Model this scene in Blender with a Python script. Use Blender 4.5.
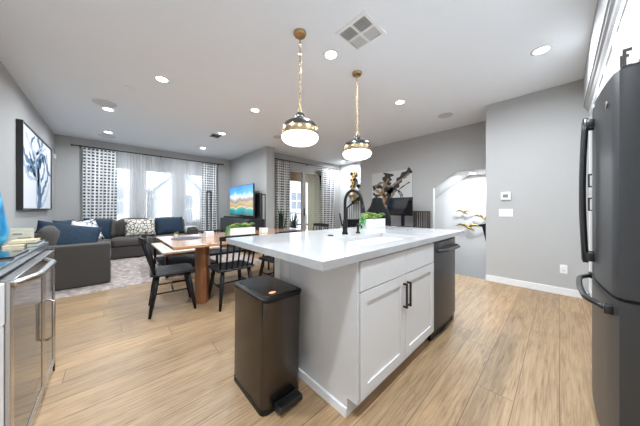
import bpy, bmesh, math, random
from mathutils import Vector, Matrix, Euler
random.seed(7)
R = math.radians
PI = math.pi
S = bpy.context.scene
C = S.collection
for o in list(bpy.data.objects):
    bpy.data.objects.remove(o)

# ---------------- camera ----------------
FPX, HZ, YAW, EYE = 224.4, 209.2, 43.12, 1.169
cd = bpy.data.cameras.new('camera'); cam = bpy.data.objects.new('camera', cd); C.objects.link(cam)
cd.sensor_fit = 'HORIZONTAL'; cd.sensor_width = 36.0; cd.lens = 36.0 * FPX / 640.0
cd.shift_y = -(213.0 - HZ) / 640.0
cd.clip_start = 0.02; cd.clip_end = 300
cam.location = (0, 0, EYE); cam.rotation_euler = (R(90), 0, R(-YAW))
S.camera = cam

# ---------------- world, exposure ----------------
w = bpy.data.worlds.new('sky'); S.world = w; w.use_nodes = True
wn = w.node_tree
bg = wn.nodes['Background']; bg.inputs['Color'].default_value = (0.80, 0.90, 1.0, 1); bg.inputs['Strength'].default_value = 3.6
sd = bpy.data.lights.new('sun', 'SUN'); sd.energy = 2.2; sd.angle = R(3); sd.color = (1, .97, .92)
so = bpy.data.objects.new('sun', sd); C.objects.link(so); so.rotation_euler = (R(42), R(-18), R(35))
S.view_settings.view_transform = 'Standard'; S.view_settings.look = 'None'
S.view_settings.gamma = 1; S.view_settings.use_curve_mapping = False
S.view_settings.exposure = 0.56
LAMP_W = 16.0       # each recessed downlight
LAMP_K = 24.0       # the brighter kitchen downlights
LAMP_C = (.86, .935, 1.0)

# ---------------- materials ----------------
def new_mat(name):
    m = bpy.data.materials.new(name); m.use_nodes = True
    return m, m.node_tree.nodes, m.node_tree.links, m.node_tree.nodes['Principled BSDF']
def M(name, col, rough=.5, metal=0., bump=0., scale=40., var=0., coat=0., sheen=0., spec=None, stretch=None):
    m, n, l, b = new_mat(name)
    b.inputs['Base Color'].default_value = (*col, 1)
    b.inputs['Roughness'].default_value = rough
    b.inputs['Metallic'].default_value = metal
    b.inputs['Coat Weight'].default_value = coat
    b.inputs['Sheen Weight'].default_value = sheen
    if spec is not None: b.inputs['Specular IOR Level'].default_value = spec
    tc = n.new('ShaderNodeTexCoord'); no = n.new('ShaderNodeTexNoise'); no.inputs['Scale'].default_value = scale
    no.inputs['Detail'].default_value = 4
    if stretch:
        mp = n.new('ShaderNodeMapping'); mp.inputs['Scale'].default_value = stretch
        l.new(tc.outputs['Object'], mp.inputs['Vector']); l.new(mp.outputs['Vector'], no.inputs['Vector'])
    else:
        l.new(tc.outputs['Object'], no.inputs['Vector'])
    if bump:
        bp = n.new('ShaderNodeBump'); bp.inputs['Strength'].default_value = bump; bp.inputs['Distance'].default_value = .01
        l.new(no.outputs['Fac'], bp.inputs['Height']); l.new(bp.outputs['Normal'], b.inputs['Normal'])
    v = var or .03
    mx = n.new('ShaderNodeMix'); mx.data_type = 'RGBA'
    mx.inputs[6].default_value = (*[max(0, c * (1 - v)) for c in col], 1)
    mx.inputs[7].default_value = (*[min(1, c * (1 + v)) for c in col], 1)
    l.new(no.outputs['Fac'], mx.inputs[0]); l.new(mx.outputs[2], b.inputs['Base Color'])
    return m
def EM(name, col, strength):
    m, n, l, b = new_mat(name)
    b.inputs['Base Color'].default_value = (*col, 1)
    b.inputs['Emission Color'].default_value = (*col, 1); b.inputs['Emission Strength'].default_value = strength
    return m
def ramp(n, stops):
    r = n.new('ShaderNodeValToRGB'); e = r.color_ramp.elements
    e[0].position, e[0].color = stops[0][0], (*stops[0][1], 1)
    e[1].position, e[1].color = stops[-1][0], (*stops[-1][1], 1)
    for p, c in stops[1:-1]:
        x = e.new(p); x.color = (*c, 1)
    return r

def floor_mat():
    m, n, l, b = new_mat('oak_planks')
    tc = n.new('ShaderNodeTexCoord')
    br = n.new('ShaderNodeTexBrick'); br.offset = 0; br.squash = 1
    br.inputs['Scale'].default_value = 1; br.inputs['Brick Width'].default_value = 2.1; br.inputs['Row Height'].default_value = .19
    br.inputs['Mortar Size'].default_value = .0022; br.inputs['Mortar Smooth'].default_value = .3
    br.inputs['Color1'].default_value = (0, 0, 0, 1); br.inputs['Color2'].default_value = (1, 1, 1, 1); br.inputs['Mortar'].default_value = (.5, .5, .5, 1)
    # every row of planks starts at its own place
    sx_ = n.new('ShaderNodeSeparateXYZ'); l.new(tc.outputs['Object'], sx_.inputs[0])
    dv = n.new('ShaderNodeMath'); dv.operation = 'DIVIDE'; dv.inputs[1].default_value = .19; l.new(sx_.outputs[1], dv.inputs[0])
    fl = n.new('ShaderNodeMath'); fl.operation = 'FLOOR'; l.new(dv.outputs[0], fl.inputs[0])
    wn_ = n.new('ShaderNodeTexWhiteNoise'); wn_.noise_dimensions = '1D'; l.new(fl.outputs[0], wn_.inputs['W'])
    ml = n.new('ShaderNodeMath'); ml.operation = 'MULTIPLY_ADD'; ml.inputs[1].default_value = 2.1; l.new(wn_.outputs['Value'], ml.inputs[0]); l.new(sx_.outputs[0], ml.inputs[2])
    cb_ = n.new('ShaderNodeCombineXYZ'); l.new(ml.outputs[0], cb_.inputs[0]); l.new(sx_.outputs[1], cb_.inputs[1])
    l.new(cb_.outputs[0], br.inputs['Vector'])
    # each plank shifts its grain
    sep = n.new('ShaderNodeSeparateColor'); l.new(br.outputs['Color'], sep.inputs['Color'])
    cmb = n.new('ShaderNodeCombineXYZ')
    mu = n.new('ShaderNodeMath'); mu.operation = 'MULTIPLY'; mu.inputs[1].default_value = 37.; l.new(sep.outputs[0], mu.inputs[0])
    l.new(mu.outputs[0], cmb.inputs[0]); l.new(mu.outputs[0], cmb.inputs[2])
    add = n.new('ShaderNodeVectorMath'); add.operation = 'ADD'; l.new(tc.outputs['Object'], add.inputs[0]); l.new(cmb.outputs[0], add.inputs[1])
    mp = n.new('ShaderNodeMapping'); mp.inputs['Scale'].default_value = (.9, 9, 1); l.new(add.outputs[0], mp.inputs['Vector'])
    n1 = n.new('ShaderNodeTexNoise'); n1.inputs['Scale'].default_value = 2.6; n1.inputs['Detail'].default_value = 8; n1.inputs['Roughness'].default_value = .65; n1.inputs['Distortion'].default_value = 2.0
    l.new(mp.outputs[0], n1.inputs['Vector'])
    mp2 = n.new('ShaderNodeMapping'); mp2.inputs['Scale'].default_value = (1.5, 60, 1); l.new(add.outputs[0], mp2.inputs['Vector'])
    n2 = n.new('ShaderNodeTexNoise'); n2.inputs['Scale'].default_value = 2; n2.inputs['Detail'].default_value = 5; l.new(mp2.outputs[0], n2.inputs['Vector'])
    mixf = n.new('ShaderNodeMath'); mixf.operation = 'MULTIPLY_ADD'; mixf.inputs[1].default_value = .45; l.new(n2.outputs['Fac'], mixf.inputs[0])
    m2 = n.new('ShaderNodeMath'); m2.operation = 'MULTIPLY'; m2.inputs[1].default_value = .55; l.new(n1.outputs['Fac'], m2.inputs[0]); l.new(m2.outputs[0], mixf.inputs[2])
    r1 = ramp(n, [(.28, (.120, .066, .030)), (.41, (.285, .183, .098)), (.54, (.420, .282, .160)), (.74, (.51, .360, .215))])
    l.new(mixf.outputs[0], r1.inputs[0])
    tone = ramp(n, [(0, (.86, .86, .87)), (.5, (.99, .97, .94)), (1, (1.10, 1.06, 1.0))]); l.new(sep.outputs[0], tone.inputs[0])
    mul = n.new('ShaderNodeMix'); mul.data_type = 'RGBA'; mul.blend_type = 'MULTIPLY'; mul.inputs[0].default_value = 1
    l.new(r1.outputs[0], mul.inputs[6]); l.new(tone.outputs[0], mul.inputs[7])
    mor = n.new('ShaderNodeMix'); mor.data_type = 'RGBA'; l.new(br.outputs['Fac'], mor.inputs[0]); l.new(mul.outputs[2], mor.inputs[6]); mor.inputs[7].default_value = (.13, .085, .05, 1)
    l.new(mor.outputs[2], b.inputs['Base Color'])
    b.inputs['Roughness'].default_value = .42
    bp = n.new('ShaderNodeBump'); bp.inputs['Strength'].default_value = .12; bp.inputs['Distance'].default_value = .004
    l.new(mixf.outputs[0], bp.inputs['Height']); l.new(bp.outputs[0], b.inputs['Normal'])
    return m
def wood_mat(name, c1, c2, sc=(1, 9, 9), rough=.35, coat=0., spec=.5):
    m, n, l, b = new_mat(name)
    tc = n.new('ShaderNodeTexCoord'); mp = n.new('ShaderNodeMapping'); mp.inputs['Scale'].default_value = sc
    l.new(tc.outputs['Object'], mp.inputs[0])
    no = n.new('ShaderNodeTexNoise'); no.inputs['Scale'].default_value = 2.5; no.inputs['Detail'].default_value = 7; no.inputs['Distortion'].default_value = .8
    l.new(mp.outputs[0], no.inputs['Vector'])
    r = ramp(n, [(.3, c1), (.7, c2)]); l.new(no.outputs['Fac'], r.inputs[0]); l.new(r.outputs[0], b.inputs['Base Color'])
    b.inputs['Roughness'].default_value = rough; b.inputs['Coat Weight'].default_value = coat; b.inputs['Specular IOR Level'].default_value = spec
    return m
def quartz_mat():
    m, n, l, b = new_mat('white_quartz')
    tc = n.new('ShaderNodeTexCoord')
    no = n.new('ShaderNodeTexNoise'); no.inputs['Scale'].default_value = 1.7; no.inputs['Detail'].default_value = 8; no.inputs['Distortion'].default_value = 2.5
    l.new(tc.outputs['Object'], no.inputs['Vector'])
    r = ramp(n, [(.0, (.46, .46, .465)), (.485, (.46, .46, .465)), (.5, (.435, .435, .44)), (.515, (.46, .46, .465)), (1, (.47, .47, .47))])
    l.new(no.outputs['Fac'], r.inputs[0]); l.new(r.outputs[0], b.inputs['Base Color'])
    b.inputs['Roughness'].default_value = .12
    return m
def curtain_mat():
    m, n, l, b = new_mat('dash_print_cloth')
    uv = n.new('ShaderNodeUVMap')
    br = n.new('ShaderNodeTexBrick'); br.offset = 0; br.squash = 1
    br.inputs['Scale'].default_value = 1; br.inputs['Brick Width'].default_value = .086; br.inputs['Row Height'].default_value = .076
    br.inputs['Mortar Size'].default_value = .0165; br.inputs['Mortar Smooth'].default_value = .0
    br.inputs['Color1'].default_value = (.03, .03, .033, 1); br.inputs['Color2'].default_value = (.10, .10, .11, 1); br.inputs['Mortar'].default_value = (.72, .72, .72, 1)
    no = n.new('ShaderNodeTexNoise'); no.inputs['Scale'].default_value = 14; no.inputs['Detail'].default_value = 1; l.new(uv.outputs[0], no.inputs['Vector'])
    sc = n.new('ShaderNodeVectorMath'); sc.operation = 'SCALE'; sc.inputs['Scale'].default_value = .02; l.new(no.outputs['Color'], sc.inputs[0])
    ad = n.new('ShaderNodeVectorMath'); ad.operation = 'ADD'; l.new(uv.outputs[0], ad.inputs[0]); l.new(sc.outputs[0], ad.inputs[1])
    l.new(ad.outputs[0], br.inputs['Vector']); l.new(br.outputs['Color'], b.inputs['Base Color'])
    b.inputs['Roughness'].default_value = .9
    return m
def sheer_mat():
    m, n, l, b = new_mat('sheer_voile'); n.remove(b)
    out = n['Material Output']
    tr = n.new('ShaderNodeBsdfTransparent'); tl = n.new('ShaderNodeBsdfTranslucent'); df = n.new('ShaderNodeBsdfDiffuse')
    tl.inputs[0].default_value = (.92, .93, .95, 1); df.inputs[0].default_value = (.9, .9, .92, 1)
    a = n.new('ShaderNodeMixShader'); a.inputs[0].default_value = .5; l.new(tl.outputs[0], a.inputs[1]); l.new(df.outputs[0], a.inputs[2])
    c = n.new('ShaderNodeMixShader')
    uv = n.new('ShaderNodeUVMap'); wv = n.new('ShaderNodeTexWave'); wv.inputs['Scale'].default_value = .55; wv.inputs['Distortion'].default_value = 2; wv.inputs['Detail'].default_value = 0
    l.new(uv.outputs[0], wv.inputs['Vector'])
    mr = n.new('ShaderNodeMapRange'); mr.inputs['To Min'].default_value = .48; mr.inputs['To Max'].default_value = .66; l.new(wv.outputs['Fac'], mr.inputs['Value'])
    l.new(mr.outputs[0], c.inputs[0]); l.new(tr.outputs[0], c.inputs[1]); l.new(a.outputs[0], c.inputs[2])
    l.new(c.outputs[0], out.inputs[0])
    return m
def glass_mat(name='window_glass', tint=(1, 1, 1), rough=0.02):
    m, n, l, b = new_mat(name); n.remove(b)
    out = n['Material Output']
    tr = n.new('ShaderNodeBsdfTransparent'); tr.inputs[0].default_value = (*tint, 1)
    gl = n.new('ShaderNodeBsdfGlossy'); gl.inputs['Roughness'].default_value = rough
    fr = n.new('ShaderNodeFresnel'); fr.inputs[0].default_value = 1.45
    mx = n.new('ShaderNodeMixShader'); l.new(fr.outputs[0], mx.inputs[0]); l.new(tr.outputs[0], mx.inputs[1]); l.new(gl.outputs[0], mx.inputs[2])
    l.new(mx.outputs[0], out.inputs[0])
    return m
def spot_mat(name, base, ink, scale, lo, hi):
    m, n, l, b = new_mat(name)
    tc = n.new('ShaderNodeTexCoord'); v = n.new('ShaderNodeTexVoronoi'); v.feature = 'DISTANCE_TO_EDGE'; v.inputs['Scale'].default_value = scale
    l.new(tc.outputs['Object'], v.inputs['Vector'])
    r = ramp(n, [(0, ink), (lo, ink), (hi, base), (1, base)]); l.new(v.outputs['Distance'], r.inputs[0]); l.new(r.outputs[0], b.inputs['Base Color'])
    b.inputs['Roughness'].default_value = .9
    return m
def screen_mat(z0, z1):
    m, n, l, b = new_mat('lake_landscape_screen')
    g = n.new('ShaderNodeNewGeometry'); s = n.new('ShaderNodeSeparateXYZ'); l.new(g.outputs['Position'], s.inputs[0])
    mr = n.new('ShaderNodeMapRange'); mr.inputs['From Min'].default_value = z0; mr.inputs['From Max'].default_value = z1; l.new(s.outputs[2], mr.inputs['Value'])
    no = n.new('ShaderNodeTexNoise'); no.inputs['Scale'].default_value = 3.0; no.inputs['Detail'].default_value = 7; l.new(g.outputs['Position'], no.inputs['Vector'])
    ma = n.new('ShaderNodeMath'); ma.operation = 'MULTIPLY_ADD'; ma.inputs[1].default_value = .34; l.new(no.outputs['Fac'], ma.inputs[0]); l.new(mr.outputs[0], ma.inputs[2])
    su = n.new('ShaderNodeMath'); su.operation = 'SUBTRACT'; su.inputs[1].default_value = .17; l.new(ma.outputs[0], su.inputs[0])
    r = ramp(n, [(0, (.02, .13, .13)), (.16, (.02, .30, .32)), (.23, (.05, .42, .40)), (.26, (.75, .60, .40)), (.32, (.40, .30, .14)), (.42, (.55, .42, .25)), (.5, (.28, .24, .2)),
                 (.58, (.50, .48, .50)), (.63, (.72, .85, 1)), (.76, (.12, .45, .95)), (1, (.04, .25, .75))])
    l.new(su.outputs[0], r.inputs[0])
    b.inputs['Base Color'].default_value = (0, 0, 0, 1); b.inputs['Roughness'].default_value = .2
    l.new(r.outputs[0], b.inputs['Emission Color']); b.inputs['Emission Strength'].default_value = .95
    return m

W_GREY = M('grey_wall_paint', (.455, .45, .443), .85, bump=.03, scale=120, var=.015)
W_WHITE = M('white_wall_paint', (.66, .66, .66), .8, bump=.02, scale=120, var=.01)
CEIL = M('ceiling_paint', (.83, .86, .895), .9, bump=.03, scale=90, var=.01)
TRIM = M('white_trim_paint', (.80, .80, .80), .4, var=.01)
CAB = M('white_cabinet_paint', (.72, .725, .735), .38, var=.01)
FLOOR = floor_mat()
QUARTZ = quartz_mat()
SOFF = M('soffit_paint', (.42, .42, .42), .7, var=.01)
DARKCOUNTER = M('grey_stone_counter', (.13, .15, .17), .10, var=.25, scale=30, coat=.4)
SLATE = M('dark_slate_steel', (.058, .060, .063), .38, metal=.35, var=.05, scale=6, stretch=(1, 1, 60))
SLATE_SIDE = M('charcoal_side_paint', (.014, .014, .014), .6, spec=.15, var=.2, scale=60)
SLATE_H = M('dark_handle_metal', (.06, .06, .062), .3, metal=.8)
STEEL = M('brushed_steel', (.55, .53, .50), .25, metal=1, var=.05, scale=5, stretch=(1, 1, 40))
BRONZE = M('bronze_tinted_steel', (.096, .088, .081), .24, metal=.95, var=.05, scale=4, stretch=(1, 1, 0.5))
BLACKPL = M('black_plastic', (.011, .011, .011), .4, spec=.25)
GLOSSBLK = M('gloss_black', (.012, .012, .013), .08, coat=.5)
BLKWOOD = wood_mat('black_stained_wood', (.006, .006, .007), (.020, .020, .022), (9, 2, 9), .42, spec=.22)
WALNUT = wood_mat('warm_table_wood', (.36, .17, .075), (.60, .32, .16), (1.2, 9, 9), .16, coat=.6)
WALNUTLEG = wood_mat('reddish_leg_wood', (.20, .075, .03), (.36, .15, .065), (9, 9, 1.2), .35)
PALEWOOD = wood_mat('pale_wood', (.62, .52, .40), (.78, .70, .58), (9, 1.5, 9), .3)
SOFA = M('taupe_woven_fabric', (.062, .054, .048), .95, bump=.35, scale=220, var=.3, sheen=.1)
SOFAC = M('taupe_cushion_fabric', (.085, .075, .067), .95, bump=.35, scale=200, var=.3, sheen=.1)
NAVY = M('navy_velvet', (.006, .024, .050), .8, bump=.2, scale=30, var=.6)
WHITEFAB = M('white_fabric', (.76, .74, .70), .9, bump=.2, scale=90)
PATTERN = spot_mat('cream_and_brown_print', (.70, .66, .58), (.035, .025, .02), 13, .055, .075)
PATTERN2 = spot_mat('white_and_navy_print', (.72, .72, .72), (.03, .04, .07), 11, .05, .08)
RUG = M('shaggy_beige_wool', (.40, .34, .31), 1., bump=1., scale=16, var=1.)
THROW = M('pale_grey_knit', (.66, .66, .65), .95, bump=.6, scale=90, var=.2)
CURT = curtain_mat(); SHEER = sheer_mat(); GLASS = glass_mat(); DGLASS = None
WHITECER = M('white_ceramic', (.82, .82, .81), .25)
BRASS = M('aged_brass', (.48, .35, .19), .28, metal=1, var=.15, scale=12)
PEWTER = M('dark_pewter', (.15, .15, .155), .22, metal=1, var=.1)
OPAL = EM('lit_opal_glass', (.93, .97, 1), 2.2)
LEDM = EM('lit_downlight_lens', (.95, .98, 1), 14)
GOLD = M('gold_leaf', (.45, .31, .11), .36, metal=.6, var=.3, scale=20)
GREEN = M('succulent_green', (.09, .20, .04), .5, var=.4, scale=25)
LIME = M('lime_leaf', (.26, .36, .06), .5, var=.3, scale=25)
DKGREEN = M('dark_leaf', (.015, .04, .02), .5, var=.4, scale=12)
FRAMEB = M('black_frame', (.02, .02, .02), .45)
CANVAS = M('white_canvas', (.74, .76, .80), .8, bump=.1, scale=200)
CANVAS2 = M('off_white_canvas', (.60, .59, .57), .8, bump=.1, scale=200)
INKBLUE = M('blue_grey_ink', (.09, .17, .28), .8, var=1., scale=5)
INKPALE = M('pale_blue_ink', (.42, .50, .60), .8, var=.3, scale=4)
INKBLK = M('charcoal_paint', (.035, .033, .032), .7, var=.5, scale=8)
INKGREY = M('warm_grey_paint', (.24, .19, .14), .7, var=.4, scale=8)
INKGOLD = M('bronze_paint', (.34, .20, .09), .6, var=.4, scale=8)
VENTD = M('vent_shadow', (.02, .02, .02), .9)
PLATE = M('white_plastic', (.83, .83, .82), .35)
LCD = M('grey_display', (.22, .23, .23), .2)
REDLED = EM('red_indicator', (1, .18, .08), 2.0)
STUCCO = M('beige_stucco', (.42, .37, .25), .95, bump=.4, scale=60)
EXTW = M('white_siding', (.46, .47, .47), .8)
EXTG = M('grey_siding', (.40, .43, .46), .8)
ROOFM = M('grey_shingles', (.30, .29, .28), .9, var=.3, scale=5)
BROWN = M('brown_fascia', (.20, .125, .06), .7, var=.2)
EXTGL = M('dark_pane', (.11, .13, .16), .12)
CONC = M('pale_concrete', (.50, .49, .47), .9)
PINK = M('pink_desk_mat', (.65, .20, .27), .8)
BOOKT = M('teal_cover', (.03, .08, .10), .5); BOOKC = M('cream_cover', (.62, .50, .32), .6); BOOKP = M('page_block', (.72, .68, .58), .9)
SKIN = None

# ---------------- helpers ----------------
def nb(): return bmesh.new()
def box(bm, x0, x1, y0, y1, z0, z1, bev=0., seg=2):
    t = bmesh.new()
    r = bmesh.ops.create_cube(t, size=1)
    for v in t.verts: v.co = Vector(((x0 + x1) / 2 + v.co.x * (x1 - x0), (y0 + y1) / 2 + v.co.y * (y1 - y0), (z0 + z1) / 2 + v.co.z * (z1 - z0)))
    if bev: bmesh.ops.bevel(t, geom=list(t.edges), offset=bev, segments=seg, profile=.5, affect='EDGES')
    merge(bm, t); return bm
def merge(bm, t, mat=None):
    if mat is not None: bmesh.ops.transform(t, matrix=mat, verts=t.verts)
    me = bpy.data.meshes.new('tmp'); t.to_mesh(me); t.free(); bm.from_mesh(me); bpy.data.meshes.remove(me)
def tube(bm, pts, r, seg=8, r2=None, caps=True):
    pts = [Vector(p) for p in pts]; n = len(pts)
    rings = []; prev = None
    for i, p in enumerate(pts):
        d = (pts[min(i + 1, n - 1)] - pts[max(i - 1, 0)]).normalized()
        if prev is None:
            a = Vector((0, 0, 1)) if abs(d.z) < .9 else Vector((1, 0, 0))
            u = d.cross(a).normalized()
        else:
            u = (prev - d * prev.dot(d)).normalized()
        prev = u; v = d.cross(u)
        rr = r if not isinstance(r, (list, tuple)) else r[i]
        if r2 is not None: rr = r + (r2 - r) * i / (n - 1)
        rings.append([bm.verts.new(p + (u * math.cos(2 * PI * k / seg) + v * math.sin(2 * PI * k / seg)) * rr) for k in range(seg)])
    for a, b in zip(rings, rings[1:]):
        for k in range(seg): bm.faces.new((a[k], a[(k + 1) % seg], b[(k + 1) % seg], b[k]))
    if caps: bm.faces.new(rings[0][::-1]); bm.faces.new(rings[-1])
    return bm
def lathe(bm, prof, cx=0, cy=0, seg=32, sx=1, sy=1):
    rings = []
    for r, z in prof:
        if r < 1e-5: rings.append([bm.verts.new((cx, cy, z))])
        else: rings.append([bm.verts.new((cx + sx * r * math.cos(2 * PI * k / seg), cy + sy * r * math.sin(2 * PI * k / seg), z)) for k in range(seg)])
    for a, b in zip(rings, rings[1:]):
        for k in range(seg):
            k2 = (k + 1) % seg
            if len(a) == 1 and len(b) == 1: continue
            if len(a) == 1: bm.faces.new((a[0], b[k2], b[k]))
            elif len(b) == 1: bm.faces.new((a[k], a[k2], b[0]))
            else: bm.faces.new((a[k], a[k2], b[k2], b[k]))
    if len(rings[0]) > 1: bm.faces.new(rings[0])
    if len(rings[-1]) > 1: bm.faces.new(rings[-1])
    return bm
def prism(bm, poly, a0, a1, axis='z'):
    def co(p, a):
        if axis == 'z': return (p[0], p[1], a)
        if axis == 'x': return (a, p[0], p[1])
        return (p[0], a, p[1])
    lo = [bm.verts.new(co(p, a0)) for p in poly]; hi = [bm.verts.new(co(p, a1)) for p in poly]
    n = len(poly)
    bm.faces.new(lo); bm.faces.new(hi[::-1])
    for i in range(n): bm.faces.new((lo[i], lo[(i + 1) % n], hi[(i + 1) % n], hi[i]))
    return bm
def rrect(x0, x1, y0, y1, r, n=6):
    out = []
    for cx, cy, a in ((x1 - r, y1 - r, 0), (x0 + r, y1 - r, 90), (x0 + r, y0 + r, 180), (x1 - r, y0 + r, 270)):
        for i in range(n + 1):
            t = R(a + 90 * i / n); out.append((cx + r * math.cos(t), cy + r * math.sin(t)))
    return out
def root_of(o):
    while o.parent: o = o.parent
    return o
def tag(o, label=None, cat=None, group=None, kind=None):
    if label: o['label'] = label
    if cat: o['category'] = cat
    if group: o['group'] = group
    if kind: o['kind'] = kind
    return o
def obj(name, bm, mat, parent=None, smooth=False, mods=None, label=None):
    """coordinates in bm are world coordinates (or the prototype's own, at the origin)"""
    bmesh.ops.recalc_face_normals(bm, faces=bm.faces)
    me = bpy.data.meshes.new(name)
    o = bpy.data.objects.new(name, me); C.objects.link(o)
    if parent is not None:
        rt = root_of(parent)
        mw = Matrix.Translation(rt.location) @ rt.rotation_euler.to_matrix().to_4x4()
        bmesh.ops.transform(bm, matrix=mw.inverted(), verts=bm.verts)
        o.parent = parent
    elif mods != 'origin':
        xs = [v.co for v in bm.verts]
        c = Vector(((min(v.x for v in xs) + max(v.x for v in xs)) / 2, (min(v.y for v in xs) + max(v.y for v in xs)) / 2, min(v.z for v in xs)))
        bmesh.ops.translate(bm, vec=-c, verts=bm.verts); o.location = c
    for f in bm.faces: f.smooth = smooth
    bm.to_mesh(me); bm.free()
    if mat: me.materials.append(mat)
    if label: o['label'] = label
    return o
def smooth_edges(o, ang=35):
    me = o.data
    bm = bmesh.new(); bm.from_mesh(me)
    for f in bm.faces: f.smooth = True
    for e in bm.edges:
        if len(e.link_faces) == 2 and e.calc_face_angle(0) > R(ang): e.smooth = False
    bm.to_mesh(me); bm.free(); return o
def thing(name, label, cat, loc=(0, 0, 0), rz=0, group=None):
    o = bpy.data.objects.new(name, None); C.objects.link(o); o.empty_display_size = .1
    o.location = loc; o.rotation_euler = (0, 0, rz)
    return tag(o, label, cat, group)
def one(name, bm, mat, label, cat, group=None, smooth=False):
    return tag(obj(name, bm, mat, None, smooth), label, cat, group)
def struct(name, bm, mat, parent=None, smooth=False):
    o = obj(name, bm, mat, parent, smooth, mods='origin')
    if parent is None: o['kind'] = 'structure'
    return o
def dup(root, loc, rz=0, label=None, group=None):
    r = root.copy(); C.objects.link(r); r.location = loc; r.rotation_euler = (0, 0, rz)
    if label: r['label'] = label
    if group: r['group'] = group
    for ch in list(root.children):
        c = ch.copy(); C.objects.link(c); c.parent = r
        for g in list(ch.children):
            d = g.copy(); C.objects.link(d); d.parent = c
    return r
FX, FY = math.sin(R(YAW)), math.cos(R(YAW))

H = 2.875
# =====================================================================
#                               STRUCTURE
# =====================================================================
b = nb(); box(b, -1.04, 4.56, -1.07, 5.87, -.12, 0); box(b, -1.04, 3.33, 5.87, 8.0, -.12, 0); box(b, 4.56, 6.7, 1.95, 5.87, -.12, 0)
struct('floor', b, FLOOR)
b = nb(); box(b, -1.04, 6.7, -1.07, 6.0, H, H + .12); box(b, -1.04, 3.33, 6.0, 8.0, H, H + .12)
struct('ceiling', b, CEIL)
b = nb(); box(b, -1.04, -.92, -1.07, 8.0, 0, H); struct('wall_left', b, W_GREY)
b = nb(); box(b, -.92, 4.52, -1.07, -.95, 0, H); struct('wall_kitchen', b, TRIM)
# window wall
WIN = [(-.30, .43), (.70, 1.39), (1.67, 2.36)]
WZ0, WZ1 = .80, 2.28
b = nb(); xs = [-.92] + [x for p in WIN for x in p] + [3.33]
for i in range(0, len(xs), 2): box(b, xs[i], xs[i + 1], 7.85, 8.0, 0, H)
for x0, x1 in WIN: box(b, x0, x1, 7.85, 8.0, 0, WZ0); box(b, x0, x1, 7.85, 8.0, WZ1, H)
struct('wall_window_side', b, W_GREY)
for i, (x0, x1) in enumerate(WIN):
    f = nb(); t = .045
    box(f, x0, x0 + t, 7.9, 7.96, WZ0, WZ1); box(f, x1 - t, x1, 7.9, 7.96, WZ0, WZ1)
    box(f, x0 + t, x1 - t, 7.9, 7.96, WZ0, WZ0 + t); box(f, x0 + t, x1 - t, 7.9, 7.96, WZ1 - t, WZ1); box(f, x0 + t, x1 - t, 7.905, 7.955, 1.52, 1.56)
    fo = struct('window_%d' % (i + 1), f, TRIM)
    g = nb(); box(g, x0 + t, x1 - t, 7.927, 7.933, WZ0 + t, WZ1 - t); obj('window_pane', g, GLASS, fo)
    g = nb(); box(g, x0 - .03, x1 + .03, 7.80, 7.9, WZ0 - .03, WZ0); obj('window_sill', g, TRIM, fo)
b = nb(); box(b, 3.08, 3.33, 5.40, 7.85, 0, H); struct('wall_television', b, W_GREY)
DX0, DX1, DZ = 4.05, 5.85, 2.46
b = nb(); box(b, 3.33, DX0, 5.87, 6.0, 0, H); box(b, DX1, 6.7, 5.87, 6.0, 0, H); box(b, DX0, DX1, 5.87, 6.0, DZ, H)
struct('wall_patio', b, W_GREY)
f = nb(); t = .06
box(f, DX0, DX0 + t, 5.88, 5.98, 0, DZ); box(f, DX1 - t, DX1, 5.88, 5.98, 0, DZ); box(f, DX0 + t, DX1 - t, 5.88, 5.98, DZ - t, DZ); box(f, DX0 + t, DX1 - t, 5.88, 5.98, 0, .05)
box(f, 4.70, 4.83, 5.86, 5.97, .05, DZ - t); 
dr = struct('door_1', f, M('greige_door_frame', (.42, .40, .37), .5))
g = nb(); box(g, DX0 + t, 4.70, 5.925, 5.93, .05, DZ - t); obj('door_pane', g, GLASS, dr)
g = nb(); box(g, 4.83, DX1 - t, 5.925, 5.93, .05, DZ - t); obj('door_pane', g, GLASS, dr)
g = nb(); box(g, 4.745, 4.77, 5.83, 5.86, .95, 1.2, .005); obj('door_handle', g, SLATE_H, dr)
b = nb(); box(b, 6.57, 6.7, 2.72, 5.87, 0, H); struct('wall_far_side', b, W_WHITE)
b = nb(); prism(b, [(1.945, -1.5), (3.94, -1.5), (3.94, H), (.83, H), (.83, 1.955), (1.486, 1.96), (1.945, 1.645)], 5.30, 5.42, 'x'); struct('wall_office', b, W_GREY)
b = nb(); box(b, 4.52, 6.7, -1.07, .83, -1.5, H); struct('wall_right', b, W_GREY)
# stairwell
b = nb(); box(b, 6.2, 6.3, .83, 2.6, -1.5, 2.6); struct('wall_stairwell', b, W_WHITE)
b = nb(); box(b, 5.42, 6.7, 2.6, 2.72, -1.5, H); struct('wall_stair_end', b, W_WHITE)
b = nb(); prism(b, [(.83, 1.955), (1.486, 1.96), (2.6, 1.196), (2.6, 2.6), (.83, 2.6)], 5.42, 6.2, 'x'); struct('ceiling_stairwell', b, W_WHITE)
b = nb(); box(b, 4.56, 6.3, .83, 2.6, -1.62, -1.5); struct('floor_stair_landing', b, FLOOR)
b = nb(); box(b, 4.56, 5.3, 1.95, 2.05, -1.5, -.12); struct('wall_below_floor', b, W_WHITE)
b = nb(); box(b, 4.45, 4.56, .83, 1.95, -1.5, -.12); struct('wall_below_landing', b, W_WHITE)
# soffit above the cabinets with a stepped crown
b = nb(); box(b, .6, 4.52, -.95, -.21, 2.50, H); struct('trim_soffit', b, SOFF)
b = nb(); prism(b, [(-.218, 2.50), (-.222, 2.480), (-.236, 2.470), (-.243, 2.445), (-.256, 2.42), (-.95, 2.42), (-.95, 2.50)], .6, 4.52, 'x'); struct('trim_crown', b, SOFF)
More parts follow.
